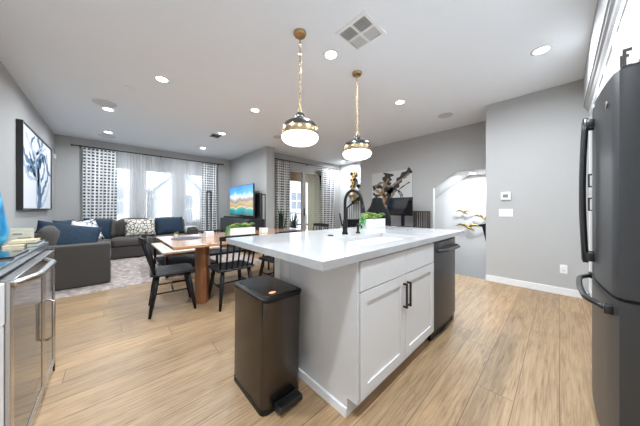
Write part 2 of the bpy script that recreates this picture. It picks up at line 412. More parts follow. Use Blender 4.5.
# baseboards
b = nb(); box(b, 4.504, 4.52, -.25, .83, 0, .095, .003); struct('baseboard_right', b, TRIM)
b = nb(); box(b, -.92, -.905, 2.7, 7.85, 0, .1, .003); struct('baseboard_left', b, TRIM)
b = nb(); box(b, -.90, 3.08, 7.835, 7.85, 0, .1, .003); struct('baseboard_window_side', b, TRIM)
b = nb(); box(b, 3.065, 3.08, 5.40, 7.83, 0, .1, .003); box(b, 3.065, 3.33, 5.385, 5.40, 0, .1, .003); struct('baseboard_television', b, TRIM)
b = nb(); box(b, 5.285, 5.30, 1.96, 3.94, 0, .1, .003); struct('baseboard_office', b, TRIM)
b = nb(); box(b, 3.33, 4.04, 5.855, 5.87, 0, .1, .003); box(b, 5.86, 6.555, 5.855, 5.87, 0, .1, .003); struct('baseboard_patio', b, TRIM)

# =====================================================================
#                               OUTSIDE
# =====================================================================
b = nb(); box(b, 3.33, 9.5, 6.0, 8.3, -.2, -.03); struct('floor_balcony', b, CONC)
b = nb(); box(b, -30, 60, 8.3, 80, -3.2, -3.0); struct('ground_outside', b, CONC)
b = nb(); box(b, 6.2, 6.45, 6.0, 7.4, -.03, 3.1); struct('wall_balcony', b, STUCCO)
b = nb(); box(b, 3.33, 9.0, 6.0, 8.2, 2.9, 3.05); struct('ceiling_balcony', b, BROWN)
t_ = thing('balcony_beam', 'brown fascia beam over the balcony outside the sliding door', 'beam', (6.2, 8.05, 2.42))
b = nb(); box(b, 3.4, 9.0, 7.95, 8.15, 2.42, 2.9); obj('beam', b, BROWN, t_)
b = nb(); box(b, 3.4, 9.0, 7.90, 7.95, 2.74, 2.9); obj('gutter', b, BROWN, t_)
def house(name, label, x0, x1, y0, y1, z0, z1, gable, wm, wins, along='x'):
    t = thing(name, label, 'building', ((x0 + x1) / 2, (y0 + y1) / 2, z0))
    b = nb(); box(b, x0, x1, y0, y1, z0, z1)
    if gable: prism(b, [(x0, z1), (x1, z1), ((x0 + x1) / 2, z1 + gable)], y0, y1, 'y')
    obj('wall', b, wm, t)
    if gable:
        b = nb(); xm = (x0 + x1) / 2
        for sx, xe in ((-1, x0), (1, x1)):
            prism(b, [(xe + sx * .3, z1 - .15), (xm, z1 + gable), (xm, z1 + gable + .18), (xe + sx * .3, z1 + .03)], y0 - .3, y1, 'y')
        obj('roof', b, ROOFM, t)
    else:
        b = nb(); box(b, x0 - .15, x1 + .15, y0 - .15, y1, z1, z1 + .25); obj('roof', b, ROOFM, t)
    for wx, wz, ww, wh in wins:
        b = nb(); box(b, wx - ww / 2 - .07, wx + ww / 2 + .07, y0 - .07, y0, wz - .07, wz + wh + .07); fr = obj('window', b, TRIM, t)
        b = nb(); box(b, wx - ww / 2, wx - .03, y0 - .09, y0 - .06, wz, wz + wh / 2 - .03); box(b, wx + .03, wx + ww / 2, y0 - .09, y0 - .06, wz, wz + wh / 2 - .03)
        box(b, wx - ww / 2, wx - .03, y0 - .09, y0 - .06, wz + wh / 2 + .03, wz + wh); box(b, wx + .03, wx + ww / 2, y0 - .09, y0 - .06, wz + wh / 2 + .03, wz + wh)
        obj('pane', b, EXTGL, fr)
    return t
house('neighbour_house', 'pale grey gabled house seen through the middle sheer curtain', 1.9, 4.0, 15, 20, -3, 2.3, 1.1, EXTG, [(3.1, .4, 1.0, 1.6), (2.4, -2, .8, 1.2)])
house('neighbour_house', 'white flat-topped house seen through the left window', -3.2, 1.4, 16, 21, -3, 3.0, 0, EXTW, [(.2, .9, .7, 1.5), (1.0, .9, .5, 1.5), (-1.2, .9, .9, 1.5)])
house('neighbour_house', 'white house seen behind the right-hand sheer curtain', 4.6, 7.0, 15, 20, -3, 2.6, 0, EXTW, [(5.4, 1.0, .8, 1.1)])
house('neighbour_house', 'white house with a small-paned window beyond the balcony', 7.6, 13, 12.6, 17, -3, 5, 0, EXTW, [(9.5, 1.18, .95, 1.15), (12.0, 1.15, 1.0, 1.15)])
# balcony rail
t_ = thing('balcony_railing', 'white balcony railing outside the sliding glass door', 'railing', (4.8, 8.2, -.03))
b = nb(); box(b, 3.4, 6.2, 8.17, 8.23, .98, 1.04); obj('top_rail', b, EXTW, t_)
for px_ in (3.42, 6.17): b = nb(); box(b, px_ - .03, px_ + .03, 8.17, 8.23, -.03, .98); obj('post', b, EXTW, t_)
b = nb(); box(b, 3.4, 6.2, 8.18, 8.22, .05, .10)
for i in range(24): box(b, 3.46 + i * .115, 3.485 + i * .115, 8.19, 8.21, .10, .98)
b_ = obj('balusters', b, EXTW, t_)
def leafy(bm, cx, cy, z0, n, rad, hgt, lw, spread=1., seed=0):
    rn = random.Random(seed)
    for i in range(n):
        a = rn.random() * 2 * PI; e = (rn.random() ** .6) * spread; L = hgt * (.6 + .5 * rn.random())
        px, py = cx + rn.uniform(-rad, rad), cy + rn.uniform(-rad, rad)
        dx, dy = math.cos(a), math.sin(a); sx, sy = -dy, dx
        pr = None
        for k in range(6):
            s = k / 5; w_ = lw * math.sin(PI * (s * .86 + .12)) / 2
            r_ = e * L * s ** 1.3; z = z0 + L * (s - .35 * e * s * s)
            p = Vector((px + dx * r_, py + dy * r_, z))
            cur = (bm.verts.new(p + Vector((sx, sy, 0)) * w_), bm.verts.new(p - Vector((0, 0, w_ * .35))), bm.verts.new(p - Vector((sx, sy, 0)) * w_))
            if pr:
                bm.faces.new((pr[0], pr[1], cur[1], cur[0])); bm.faces.new((pr[1], pr[2], cur[2], cur[1]))
            pr = cur
def potted(name, label, x, y, z, pr, ph, potm, n, hgt, lw, spread, leafm, seed, cat='plant', group=None):
    t = thing(name, label, cat, (x, y, z), group=group)
    b = nb(); lathe(b, [(0, z), (pr * .75, z), (pr, z + ph), (pr * .9, z + ph), (pr * .85, z + ph * .85), (0, z + ph * .85)], x, y, 20); smooth_edges(obj('pot', b, potm, t))
    b = nb(); leafy(b, x, y, z + ph * .85, n, pr * .4, hgt, lw, spread, seed); obj('foliage', b, leafm, t, True)
    return t
potted('potted_plant', 'potted plant on the balcony, left of the sliding door bar', 4.75, 7.5, -.03, .15, .35, CONC, 30, .6, .06, .7, DKGREEN, 3)
potted('potted_plant', 'potted plant on the balcony against the beige stucco wall', 5.70, 7.75, -.03, .13, .35, CONC, 30, .75, .06, .6, DKGREEN, 4)
# balcony chairs
def patio_chair():
    t = thing('patio_chair', 'black metal balcony chair behind the left curtain of the sliding door', 'chair', group=None)
    b = nb(); box(b, -.22, .22, -.2, .22, .62, .65, .01); obj('seat', b, BLACKPL, t)
    for sx in (-1, 1):
        for sy in (-1, 1):
            b = nb(); tube(b, [(sx * .19, sy * .18, .62), (sx * .24, sy * .23, 0)], .013); obj('leg', b, BLACKPL, t)
    b = nb(); tube(b, [(-.21, -.2, .62), (-.22, -.26, 1.0), (-.1, -.29, 1.04), (.1, -.29, 1.04), (.22, -.26, 1.0), (.21, -.2, .62)], .014)
    for k in range(5): x = -.14 + .07 * k; tube(b, [(x, -.2, .63), (x, -.28, 1.02)], .007, 6)
    obj('backrest', b, BLACKPL, t)
    return t
pc = patio_chair(); pc.location = (4.45, 6.55, -.03); pc.rotation_euler.z = R(200)
dup(pc, (5.25, 6.6, -.03), R(150), 'black metal balcony chair seen through the right glass panel of the sliding door')

# =====================================================================
#                               KITCHEN
# =====================================================================
# ---- refrigerator ----
def fy(x): return -.17 + .035 * (1 - ((x - 2.055) / .455) ** 2)
def curved(x0, x1, yb, z0, z1, rl=.018, rr=.018, n=12):
    poly = [(x0, yb)]
    pts = []
    for i in range(n + 1):
        x = x0 + (x1 - x0) * i / n; y = fy(x)
        if i == 0: pts += [(x, y - rl * 1.2), (x + rl * .3, y - rl * .35)]; continue
        if i == n: pts += [(x - rr * .3, y - rr * .35), (x, y - rr * 1.2)]; continue
        pts.append((x, y))
    poly += pts + [(x1, yb)]
    b = nb(); prism(b, poly, z0, z1, 'z'); return b
fr = thing('refrigerator', 'dark slate french-door refrigerator with a bottom freezer drawer', 'refrigerator', (2.055, -.55, 0))
b = nb(); box(b, 1.605, 2.505, -.92, -.245, .03, 1.755, .004); obj('body', b, SLATE_SIDE, fr)
b = nb(); box(b, 1.62, 2.49, -.90, -.20, 0, .05); obj('base_grille', b, BLACKPL, fr)
doors = []
for x0, x1, nm in ((1.60, 2.052, 0), (2.058, 2.51, 1)):
    d = smooth_edges(obj('door', curved(x0, x1, -.238, .785, 1.77), SLATE, fr), 30); doors.append(d)
    hx = 2.015 if nm == 0 else 2.095
    b = nb(); yb = fy(hx)
    pts = [(hx, yb - .005 + (.02 if k in (0, 12) else .036 + .012 * math.sin(PI * k / 12)), .86 + .835 * k / 12) for k in range(13)]
    pts[0] = (hx, yb + .032, .862); pts[12] = (hx, yb + .032, 1.693)
    tube(b, pts, .0125, 10); box(b, hx - .012, hx + .012, yb - .004, yb + .036, .87, .92, .004); box(b, hx - .012, hx + .012, yb - .004, yb + .036, 1.64, 1.685, .004)
    obj('handle', b, SLATE_H, d, True)
b = nb(); lathe(b, [(0, 0), (.017, 0), (.017, .003), (.014, .004), (0, .004)], 0, 0, 24)
bmesh.ops.transform(b, matrix=Matrix.Translation((1.72, fy(1.72) + .001, 1.665)) @ Matrix.Rotation(R(-90), 4, 'X') @ Matrix.Rotation(0, 4, 'Z'), verts=b.verts)
obj('badge', b, STEEL, doors[0], label='round silver maker badge')
d = smooth_edges(obj('freezer_drawer', curved(1.60, 2.51, -.238, .055, .770), SLATE, fr), 30)
b = nb(); pts = []
for k in range(17):
    x = 1.66 + .79 * k / 16; pts.append((x, fy(x) + .003 + .05 * min(1, math.sin(PI * k / 16) * 1.9), .712))
tube(b, pts, .0135, 10); box(b, 1.65, 1.69, fy(1.67) - .006, fy(1.67) + .022, .692, .732, .004); box(b, 2.42, 2.46, fy(2.44) - .006, fy(2.44) + .022, .692, .732, .004)
obj('handle', b, SLATE_H, d, True)
for x in (1.66, 2.45):
    b = nb(); box(b, x - .05, x + .05, -.30, -.18, 1.7705, 1.785, .004); lathe(b, [(0, 1.785), (.014, 1.785), (.014, 1.80), (0, 1.80)], x, -.205, 16); obj('hinge_cover', b, SLATE_H, fr)
for x in (1.64,):
    b = nb(); box(b, x - .03, x + .03, -.25, -.19, .771, .784, .002); obj('hinge', b, BLACKPL, fr)

def shaker(bm, x0, x1, z0, z1, y, dep=.02, rail=.06, sgn=-1):
    """front at y facing sgn*y"""
    ya, yb = (y, y + dep) if sgn < 0 else (y - dep, y)
    box(bm, x0, x0 + rail, ya, yb, z0, z1); box(bm, x1 - rail, x1, ya, yb, z0, z1)
    box(bm, x0 + rail, x1 - rail, ya, yb, z0, z0 + rail); box(bm, x0 + rail, x1 - rail, ya, yb, z1 - rail, z1)
    if sgn < 0: box(bm, x0 + rail, x1 - rail, y + .009, yb, z0 + rail, z1 - rail)
    else: box(bm, x0 + rail, x1 - rail, ya, y - .009, z0 + rail, z1 - rail)
    return bm
def pull(x, y, z0, z1, parent, sgn=-1, w_=.012, out=.032):
    b = nb(); s = sgn
    ya, yb = sorted((y + s * out, y + s * (out - w_)))
    box(b, x - w_ / 2, x + w_ / 2, ya, yb, z0, z1)
    for z in (z0, z1 - w_): yy = sorted((y, y + s * (out - w_))); box(b, x - w_ / 2, x + w_ / 2, yy[0], yy[1], z, z + w_)
    return obj('handle', b, HANDLE, parent)
HANDLE = M('dark_bronze_pull', (.045, .038, .032), .35, metal=.7)
# ---- cabinet over the fridge ----
cab = thing('wall_cabinet', 'white two-door cabinet above the dark refrigerator', 'cabinet', (2.055, -.6, 1.86))
b = nb(); box(b, 1.575, 2.525, -.95, -.275, 1.86, 2.42); obj('body', b, CAB, cab)
for x0, x1, hx in ((1.58, 2.001, 1.967), (2.005, 2.52, 2.040)):
    d = obj('door', shaker(nb(), x0, x1, 1.87, 2.41, -.255, .02, .06, 1), CAB, cab); pull(hx, -.255, 1.875, 2.005, d, 1, out=.029)
# ---- pantry ----
cab = thing('pantry_cabinet', 'tall white pantry cabinet between refrigerator and thermostat wall', 'cabinet', (3.52, -.6, 0))
b = nb(); box(b, 2.53, 4.515, -.94, -.275, .10, 2.42); obj('body', b, CAB, cab)
b = nb(); box(b, 2.53, 4.515, -.93, -.36, 0, .10); obj('toe_kick', b, CAB, cab)
for k in range(4):
    x0 = 2.535 + k * .495; x1 = x0 + .49
    d = obj('door', shaker(nb(), x0, x1, 1.362, 2.41, -.255, .02, .06, 1), CAB, cab); pull(x1 - .03 if k % 2 == 0 else x0 + .03, -.255, 1.42, 1.57, d, 1)
    d = obj('door', shaker(nb(), x0, x1, .11, 1.355, -.255, .02, .06, 1), CAB, cab); pull(x1 - .03 if k % 2 == 0 else x0 + .03, -.255, 1.15, 1.30, d, 1)
# near run of cabinets beside the fridge, above the camera's right
cab = thing('wall_cabinet', 'white wall cabinet on the near side of the refrigerator', 'cabinet', (1.08, -.6, 1.86))
b = nb(); box(b, .62, 1.57, -.95, -.275, 1.86, 2.42); obj('body', b, CAB, cab)
for x0, x1, hx in ((.625, 1.092, 1.06), (1.098, 1.565, 1.13)):
    d = obj('door', shaker(nb(), x0, x1, 1.87, 2.41, -.255, .02, .06, 1), CAB, cab); pull(hx, -.255, 1.875, 2.005, d, 1, out=.029)

# ---- island ----
IZ = .889; CT = .93; YF = .745
cab = thing('island_cabinet', 'white shaker island cabinet under the sink with two doors', 'cabinet', (1.5, 1.1, 0))
b = nb(); box(b, .992, 2.052, YF + .022, 1.375, .105, IZ); obj('body', b, CAB, cab)
b = nb(); prism(b, [(YF + .005, .105), (YF + .005, IZ), (1.375, IZ), (1.375, 0), (YF + .075, 0), (YF + .075, .105)], .977, .992, 'x'); obj('end_panel', b, CAB, cab)
b = nb(); box(b, .992, 2.052, YF + .075, YF + .09, 0, .105); obj('toe_kick', b, CAB, cab)
b = nb(); prism(b, [(.962, 0), (.977, 0), (.977, .048), (.967, .044)], YF + .075, 1.375, 'y'); obj('shoe_moulding', b, TRIM, cab)
b = nb(); box(b, 1.003, 1.520, YF, YF + .02, .713, IZ - .012, .002); obj('drawer_front', b, CAB, cab)
b = nb(); box(b, 1.524, 2.048, YF, YF + .02, .713, IZ - .012, .002); obj('drawer_front', b, CAB, cab)
for x0, x1, hx in ((1.003, 1.520, 1.495), (1.524, 2.048, 1.549)):
    d = obj('door', shaker(nb(), x0, x1, .112, .708, YF, .02, .065), CAB, cab); pull(hx, YF, .485, .655, d, -1)
cab = thing('knee_wall', 'pale grey knee wall behind the island cabinets', 'panel', (1.9, 1.45, 0))
b = nb(); box(b, 1.0, 2.70, 1.378, 1.52, 0, IZ); obj('panel', b, CAB, cab)
b = nb(); box(b, .985, 1.035, 1.52, 1.60, 0, IZ, .004); obj('post', b, TRIM, cab)
b = nb(); box(b, .998, .9995, 1.41, 1.48, .64, .75, .0005); obj('outlet_plate', b, PLATE, cab)
b = nb(); x0, x1, y0, y1 = .70, 2.90, .731, 1.885; sx0, sx1, sy0, sy1 = 1.27, 2.02, .86, 1.24
box(b, x0, sx0, y0, y1, IZ, CT); box(b, sx1, x1, y0, y1, IZ, CT); box(b, sx0, sx1, y0, sy0, IZ, CT); box(b, sx0, sx1, sy1, y1, IZ, CT)
bmesh.ops.remove_doubles(b, verts=b.verts, dist=.0001)
one('countertop', b, QUARTZ, 'white quartz island countertop with overhang and undermount sink cut-out', 'countertop')
b = nb(); t = .012
box(b, sx0 - t, sx0, sy0 - t, sy1 + t, .70, IZ - .0005); box(b, sx1, sx1 + t, sy0 - t, sy1 + t, .70, IZ - .0005)
box(b, sx0, sx1, sy0 - t, sy0, .70, IZ - .0005); box(b, sx0, sx1, sy1, sy1 + t, .70, IZ - .0005); box(b, sx0, sx1, sy0, sy1, .70, .712)
sk = one('kitchen_sink', b, WHITECER, 'white undermount sink basin in the island countertop', 'sink')
b = nb(); lathe(b, [(0, .7125), (.035, .7125), (.035, .716), (0, .716)], 1.65, 1.05, 20); obj('drain', b, STEEL, sk)
# dishwasher
dw = thing('dishwasher', 'dark slate dishwasher built into the right end of the island', 'dishwasher', (2.36, 1.05, 0))
b = nb(); box(b, 2.06, 2.655, YF + .03, 1.375, .09, IZ - .003); obj('body', b, SLATE_SIDE, dw)
b = nb(); pts = [(2.062, YF + .03)]
for i in range(11):
    x = 2.062 + .591 * i / 10; pts.append((x, YF + .008 - .022 * (1 - ((i - 5) / 5) ** 2)))
pts.append((2.653, YF + .03)); prism(b, pts, .105, IZ - .014, 'z'); d = smooth_edges(obj('door', b, SLATE, dw), 30)
b = nb(); pts = [(2.10 + .515 * k / 12, YF - .012 - .048 * min(1, math.sin(PI * k / 12) * 2.2), .800) for k in range(13)]
tube(b, pts, .0145, 10); obj('handle', b, SLATE, d, True)
b = nb(); lathe(b, [(0, 0), (.011, 0), (.011, .002), (0, .002)], 0, 0, 16); bmesh.ops.transform(b, matrix=Matrix.Translation((2.50, YF - .010, .19)) @ Matrix.Rotation(R(90), 4, 'X'), verts=b.verts); obj('badge', b, STEEL, d)
b = nb(); box(b, 2.07, 2.645, YF + .035, YF + .06, .0, .10); obj('toe_kick', b, BLACKPL, dw)
cab = thing('island_end_panel', 'white panel closing the island beside the dishwasher', 'panel', (2.68, 1.1, 0))
b = nb(); box(b, 2.66, 2.685, YF + .02, 1.375, 0, IZ); obj('panel', b, CAB, cab)
# faucet
fc = thing('kitchen_faucet', 'tall matte black gooseneck faucet beside the island sink', 'faucet', (1.655, 1.42, CT))
FXp, FYp = 1.65, 1.41
b = nb(); lathe(b, [(0, CT), (.03, CT), (.03, CT + .012), (.024, CT + .02), (.022, CT + .13), (.016, CT + .14), (0, CT + .14)], FXp, FYp, 20); obj('base', b, BLACKPL, fc, True)
b = nb(); pts = [(FXp, FYp, CT + .12), (FXp, FYp, CT + .30)]
for k in range(1, 13):
    a = PI * k / 12 * .97; pts.append((FXp, FYp - .098 * (1 - math.cos(a)), CT + .30 + .115 * math.sin(a)))
pts.append((FXp, FYp - .205, CT + .27)); tube(b, pts, .0145, 12); obj('neck', b, BLACKPL, fc, True)
b = nb(); tube(b, [(FXp, FYp - .203, CT + .285), (FXp, FYp - .209, CT + .235), (FXp, FYp - .212, CT + .205)], [.017, .02, .022], 14); obj('spray_head', b, BLACKPL, fc, True)
b = nb(); tube(b, [(FXp - .015, FYp, CT + .085), (FXp - .045, FYp + .0, CT + .09)], .012, 10); tube(b, [(FXp - .045, FYp, CT + .088), (FXp - .05, FYp + .005, CT + .12), (FXp - .065, FYp + .01, CT + .20)], .007, 8); obj('lever', b, BLACKPL, fc, True)
sp = thing('soap_dispenser', 'small matte black soap dispenser behind the island faucet', 'soap dispenser', (1.80, 1.37, CT))
b = nb(); lathe(b, [(0, CT), (.022, CT), (.022, CT + .012), (.012, CT + .02), (.011, CT + .07), (.016, CT + .075), (.016, CT + .095), (0, CT + .097)], 1.80, 1.37, 18); obj('body', b, BLACKPL, sp, True)
b = nb(); tube(b, [(1.80, 1.37, CT + .085), (1.765, 1.31, CT + .083), (1.75, 1.285, CT + .07)], .007, 8); obj('spout', b, BLACKPL, sp, True)
b = nb(); lathe(b, [(0, CT), (.026, CT), (.026, CT + .006), (.02, CT + .009), (0, CT + .009)], 1.455, 1.415, 24); one('air_switch', b, SLATE_H, 'small dark round button cap on the countertop left of the faucet', 'button')

# planters with succulents
def planter(label, x0, x1, y0, y1, z, h, seed, trail):
    t = thing('succulent_planter', label, 'planter', ((x0 + x1) / 2, (y0 + y1) / 2, z))
    b = nb(); q = .008
    box(b, x0, x0 + q, y0, y1, z, z + h); box(b, x1 - q, x1, y0, y1, z, z + h); box(b, x0 + q, x1 - q, y0, y0 + q, z, z + h); box(b, x0 + q, x1 - q, y1 - q, y1, z, z + h); box(b, x0 + q, x1 - q, y0 + q, y1 - q, z, z + h * .8)
    obj('trough', b, WHITECER, t)
    rn = random.Random(seed); n = 9
    for i in range(n):
        cx = x0 + .03 + (x1 - x0 - .06) * i / (n - 1); cy = (y0 + y1) / 2 + rn.uniform(-.02, .02); zz = z + h * .8
        b = nb(); rr = rn.uniform(.048, .068)
        for ring, (el, L, cnt) in enumerate(((20, 1.15, 8), (45, 1.0, 7), (70, .8, 5))):
            for k in range(cnt):
                a = 2 * PI * (k + ring * .5) / cnt; e = R(el); d = Vector((math.cos(a) * math.cos(e), math.sin(a) * math.cos(e), math.sin(e)))
                c = Vector((cx, cy, zz + .022 + .02 * (i % 3))); s = Vector((-math.sin(a), math.cos(a), 0)); up = d.cross(s)
                tip = c + d * rr * L; m1 = c + d * rr * L * .6
                vs = [bm_v for bm_v in (b.verts.new(c), b.verts.new(m1 + s * rr * .32), b.verts.new(tip), b.verts.new(m1 - s * rr * .32), b.verts.new(m1 - up * rr * .2), b.verts.new(m1 + up * rr * .14))]
                for q1, q2 in ((0, 1), (1, 2), (2, 3), (3, 0)):
                    b.faces.new((vs[q1], vs[q2], vs[4])); b.faces.new((vs[q2], vs[q1], vs[5]))
        obj('succulent', b, LIME if i % 2 else GREEN, t, True)
    b = nb()
    for i in range(60):
        s = rn.random(); x = x0 - .012 - .028 * s + rn.uniform(-.015, .015) ; y = (y0 + y1) / 2 + rn.uniform(-.04, .04); zz = z + h * 1.15 * (1 - s) + rn.uniform(0, .02)
        tt = bmesh.new(); bmesh.ops.create_icosphere(tt, subdivisions=1, radius=rn.uniform(.007, .011)); merge(b, tt, Matrix.Translation((x, y, max(zz, z + .012))))
    obj('trailing_foliage', b, trail, t, True)
    return t
planter('white trough of succulents on the island countertop behind the faucet', 2.28, 2.70, 1.60, 1.71, CT, .115, 5, M('bright_green_leaf', (.10, .33, .09), .5, var=.3))
TZ = .755
planter('white trough of succulents in the middle of the dining table', 1.38, 1.80, 3.53, 3.66, TZ, .11, 9, M('bright_green_leaf', (.12, .36, .08), .5, var=.3))

# ---- trash can ----
tc_ = thing('trash_can', 'dark bronze steel step trash can standing beside the island', 'trash can', (.77, 1.32, 0))
def loft(bm, sections, seg=6):
    rings = []
    for (x0, x1, y0, y1, r, z) in sections: rings.append([bm.verts.new((*p, z)) for p in rrect(x0, x1, y0, y1, r, seg)])
    n = len(rings[0])
    for a, c in zip(rings, rings[1:]):
        for k in range(n): bm.faces.new((a[k], a[(k + 1) % n], c[(k + 1) % n], c[k]))
    bm.faces.new(rings[0]); bm.faces.new(rings[-1]); return bm
b = nb(); loft(b, [(.618, .893, 1.130, 1.552, .04, 0), (.618, .893, 1.130, 1.552, .04, .03)]); smooth_edges(obj('base', b, BLACKPL, tc_))
b = nb(); loft(b, [(.620, .891, 1.132, 1.550, .04, .03), (.632, .900, 1.124, 1.560, .035, .635)]); smooth_edges(obj('body', b, BRONZE, tc_), 30)
b = nb(); loft(b, [(.628, .904, 1.120, 1.564, .038, .635), (.626, .906, 1.118, 1.566, .038, .655), (.638, .896, 1.130, 1.554, .034, .662)]); lid = smooth_edges(obj('lid', b, BLACKPL, tc_), 30)
b = nb(); loft(b, [(.648, .886, 1.140, 1.544, .03, .6622), (.651, .883, 1.143, 1.541, .028, .6665)]); smooth_edges(obj('lid_panel', b, BRONZE, lid), 30)
b = nb(); lathe(b, [(0, .6667), (.017, .6667), (.015, .668), (0, .668)], .715, 1.185, 20, sx=1.3, sy=.8); obj('indicator_light', b, REDLED, lid, label='small glowing red oval')
b = nb(); box(b, .690, .855, 1.062, 1.130, .018, .052, .010, 3); obj('pedal', b, SLATE_H, tc_)

# ---- left cabinets, coolers and counter ----
b = nb(); box(b, -.915, -.335, -.2, 2.62, .885, .925, .002); one('countertop', b, DARKCOUNTER, 'glossy dark grey stone countertop along the left wall', 'countertop')
cab = thing('base_cabinet', 'white base cabinet at the lower left corner of the view', 'cabinet', (-.6, .8, 0))
b = nb(); box(b, -.915, -.325, -.15, 1.50, .10, .885); obj('body', b, CAB, cab)
b = nb(); box(b, -.90, -.38, -.15, 1.50, 0, .10); obj('toe_kick', b, CAB, cab)
for y0, y1 in ((-.14, .40), (.405, .95), (.955, 1.497)):
    b = nb(); box(b, -.325, -.303, y0, y1, .715, .878, .002); obj('drawer_front', b, CAB, cab)
    b = nb(); box(b, -.325, -.305, y0, y1, .11, .708, .002); obj('door', b, CAB, cab)
MIRG = M('dark_mirror_glass', (.15, .145, .14), .06, metal=.75)
def cooler(label, y0, y1, name, top_handle):
    t = thing(name, label, 'wine cooler', (-.6, (y0 + y1) / 2, 0))
    b = nb(); box(b, -.90, -.335, y0 + .004, y1 - .004, .05, .882); obj('body', b, BLACKPL, t)
    b = nb(); box(b, -.38, -.305, y0 + .01, y1 - .01, 0, .055); box(b, -.305, -.295, y0 + .03, y1 - .03, .012, .045); obj('kick_plate', b, STEEL, t)
    b = nb(); fw = .05; xa, xb = -.333, -.290
    box(b, xa, xb, y0 + .004, y0 + fw, .065, .878, .003); box(b, xa, xb, y1 - fw, y1 - .004, .065, .878, .003)
    box(b, xa, xb, y0 + fw, y1 - fw, .065, .065 + fw, .003); box(b, xa, xb, y0 + fw, y1 - fw, .878 - fw, .878, .003)
    d = obj('door_frame', b, STEEL, t)
    b = nb(); box(b, xa + .005, xb - .004, y0 + fw, y1 - fw, .065 + fw, .878 - fw); obj('glass_panel', b, MIRG, d)
    b = nb()
    if top_handle:
        pts = [(-.292 + .050 * min(1, 1.7 * math.sin(PI * k / 14)), y0 + .035 + (y1 - y0 - .05) * k / 14, .862) for k in range(15)]
        tube(b, pts, .016, 10)
    else:
        tube(b, [(-.29, y0 + .05, .60), (-.262, y0 + .05, .585), (-.262, y0 + .05, .36), (-.29, y0 + .05, .345)], .008, 8)
    obj('handle', b, STEEL, d, True)
    return t
cooler('built-in cooler with steel frame and bowed top handle under the left counter', 1.502, 2.15, 'wine_cooler', True)
nc = cooler('narrow steel-framed cooler with vertical handle at the end of the left counter', 2.156, 2.49, 'wine_cooler', False)
b = nb(); box(b, -.915, -.29, 2.492, 2.515, 0, .884); obj('side_panel', b, GLOSSBLK, nc, label='thin black side panel')
# counter-top objects
def blue_mat():
    m, n, l, bb = new_mat('blue_white_abstract')
    tc = n.new('ShaderNodeTexCoord'); no = n.new('ShaderNodeTexNoise'); no.inputs['Scale'].default_value = 5; no.inputs['Detail'].default_value = 5; no.inputs['Distortion'].default_value = 1.5
    l.new(tc.outputs['Object'], no.inputs['Vector']); r = ramp(n, [(.36, (.01, .13, .30)), (.46, (.03, .33, .60)), (.54, (.08, .48, .72)), (.62, (.60, .78, .85)), (.70, (.60, .42, .28))])
    l.new(no.outputs['Fac'], r.inputs[0]); l.new(r.outputs[0], bb.inputs['Base Color']); bb.inputs['Roughness'].default_value = .3; return m
b = nb(); lathe(b, [(0, .925), (.11, .925), (.135, .96), (.142, 1.02), (.130, 1.13), (.112, 1.26), (.098, 1.38), (.085, 1.46), (.080, 1.46), (.09, 1.38), (.12, 1.13), (.125, 1.0), (0, .95)], -.625, 2.46, 40)
one('glass_vase', b, blue_mat(), 'tall blue and white swirled glass vase at the left edge on the counter', 'vase', smooth=True)
def book(label, x0, x1, y0, y1, z, h, m, rz=0):
    t = thing('book', label, 'book', ((x0 + x1) / 2, (y0 + y1) / 2, z), group='books on the left counter')
    b = nb(); box(b, x0, x1, y0, y1, z, z + .003); box(b, x0, x1, y0, y1, z + h - .003, z + h); box(b, x0, x0 + .003, y0, y1, z + .003, z + h - .003); obj('cover', b, m, t)
    b = nb(); box(b, x0 + .003, x1 - .005, y0 + .004, y1 - .004, z + .003, z + h - .003); obj('pages', b, BOOKP, t)
book('cream book at the bottom of the stack on the left counter', -.475, -.395, 2.30, 2.55, .925, .018, BOOKC)
book('teal book at the bottom right of the stack on the left counter', -.393, -.342, 2.34, 2.57, .925, .022, BOOKT)
book('tan book on top of the stack on the left counter', -.468, -.36, 2.38, 2.54, .9475, .017, BOOKC)
t_ = thing('small_art_board', 'small cream landscape board standing behind the counter books', 'art board', (-.45, 2.59, .925))
b = nb(); box(b, -.50, -.40, 2.582, 2.60, .925, 1.035)
obj('board', b, M('cream_landscape', (.56, .52, .42), .7, var=.5, scale=9, stretch=(1, 1, 5)), t_)
b = nb(); box(b, -.47, -.41, 2.581, 2.582, .955, .970); box(b, -.49, -.45, 2.581, 2.582, .99, 1.0); obj('painted_band', b, INKGREY, t_)
b = nb(); prism(b, [(-.46, 1.82), (-.345, 1.84), (-.342, 2.10), (-.44, 2.09)], .925, .937, 'z'); one('tablet', b, GLOSSBLK, 'flat black tablet lying on the left counter above the cooler', 'tablet')

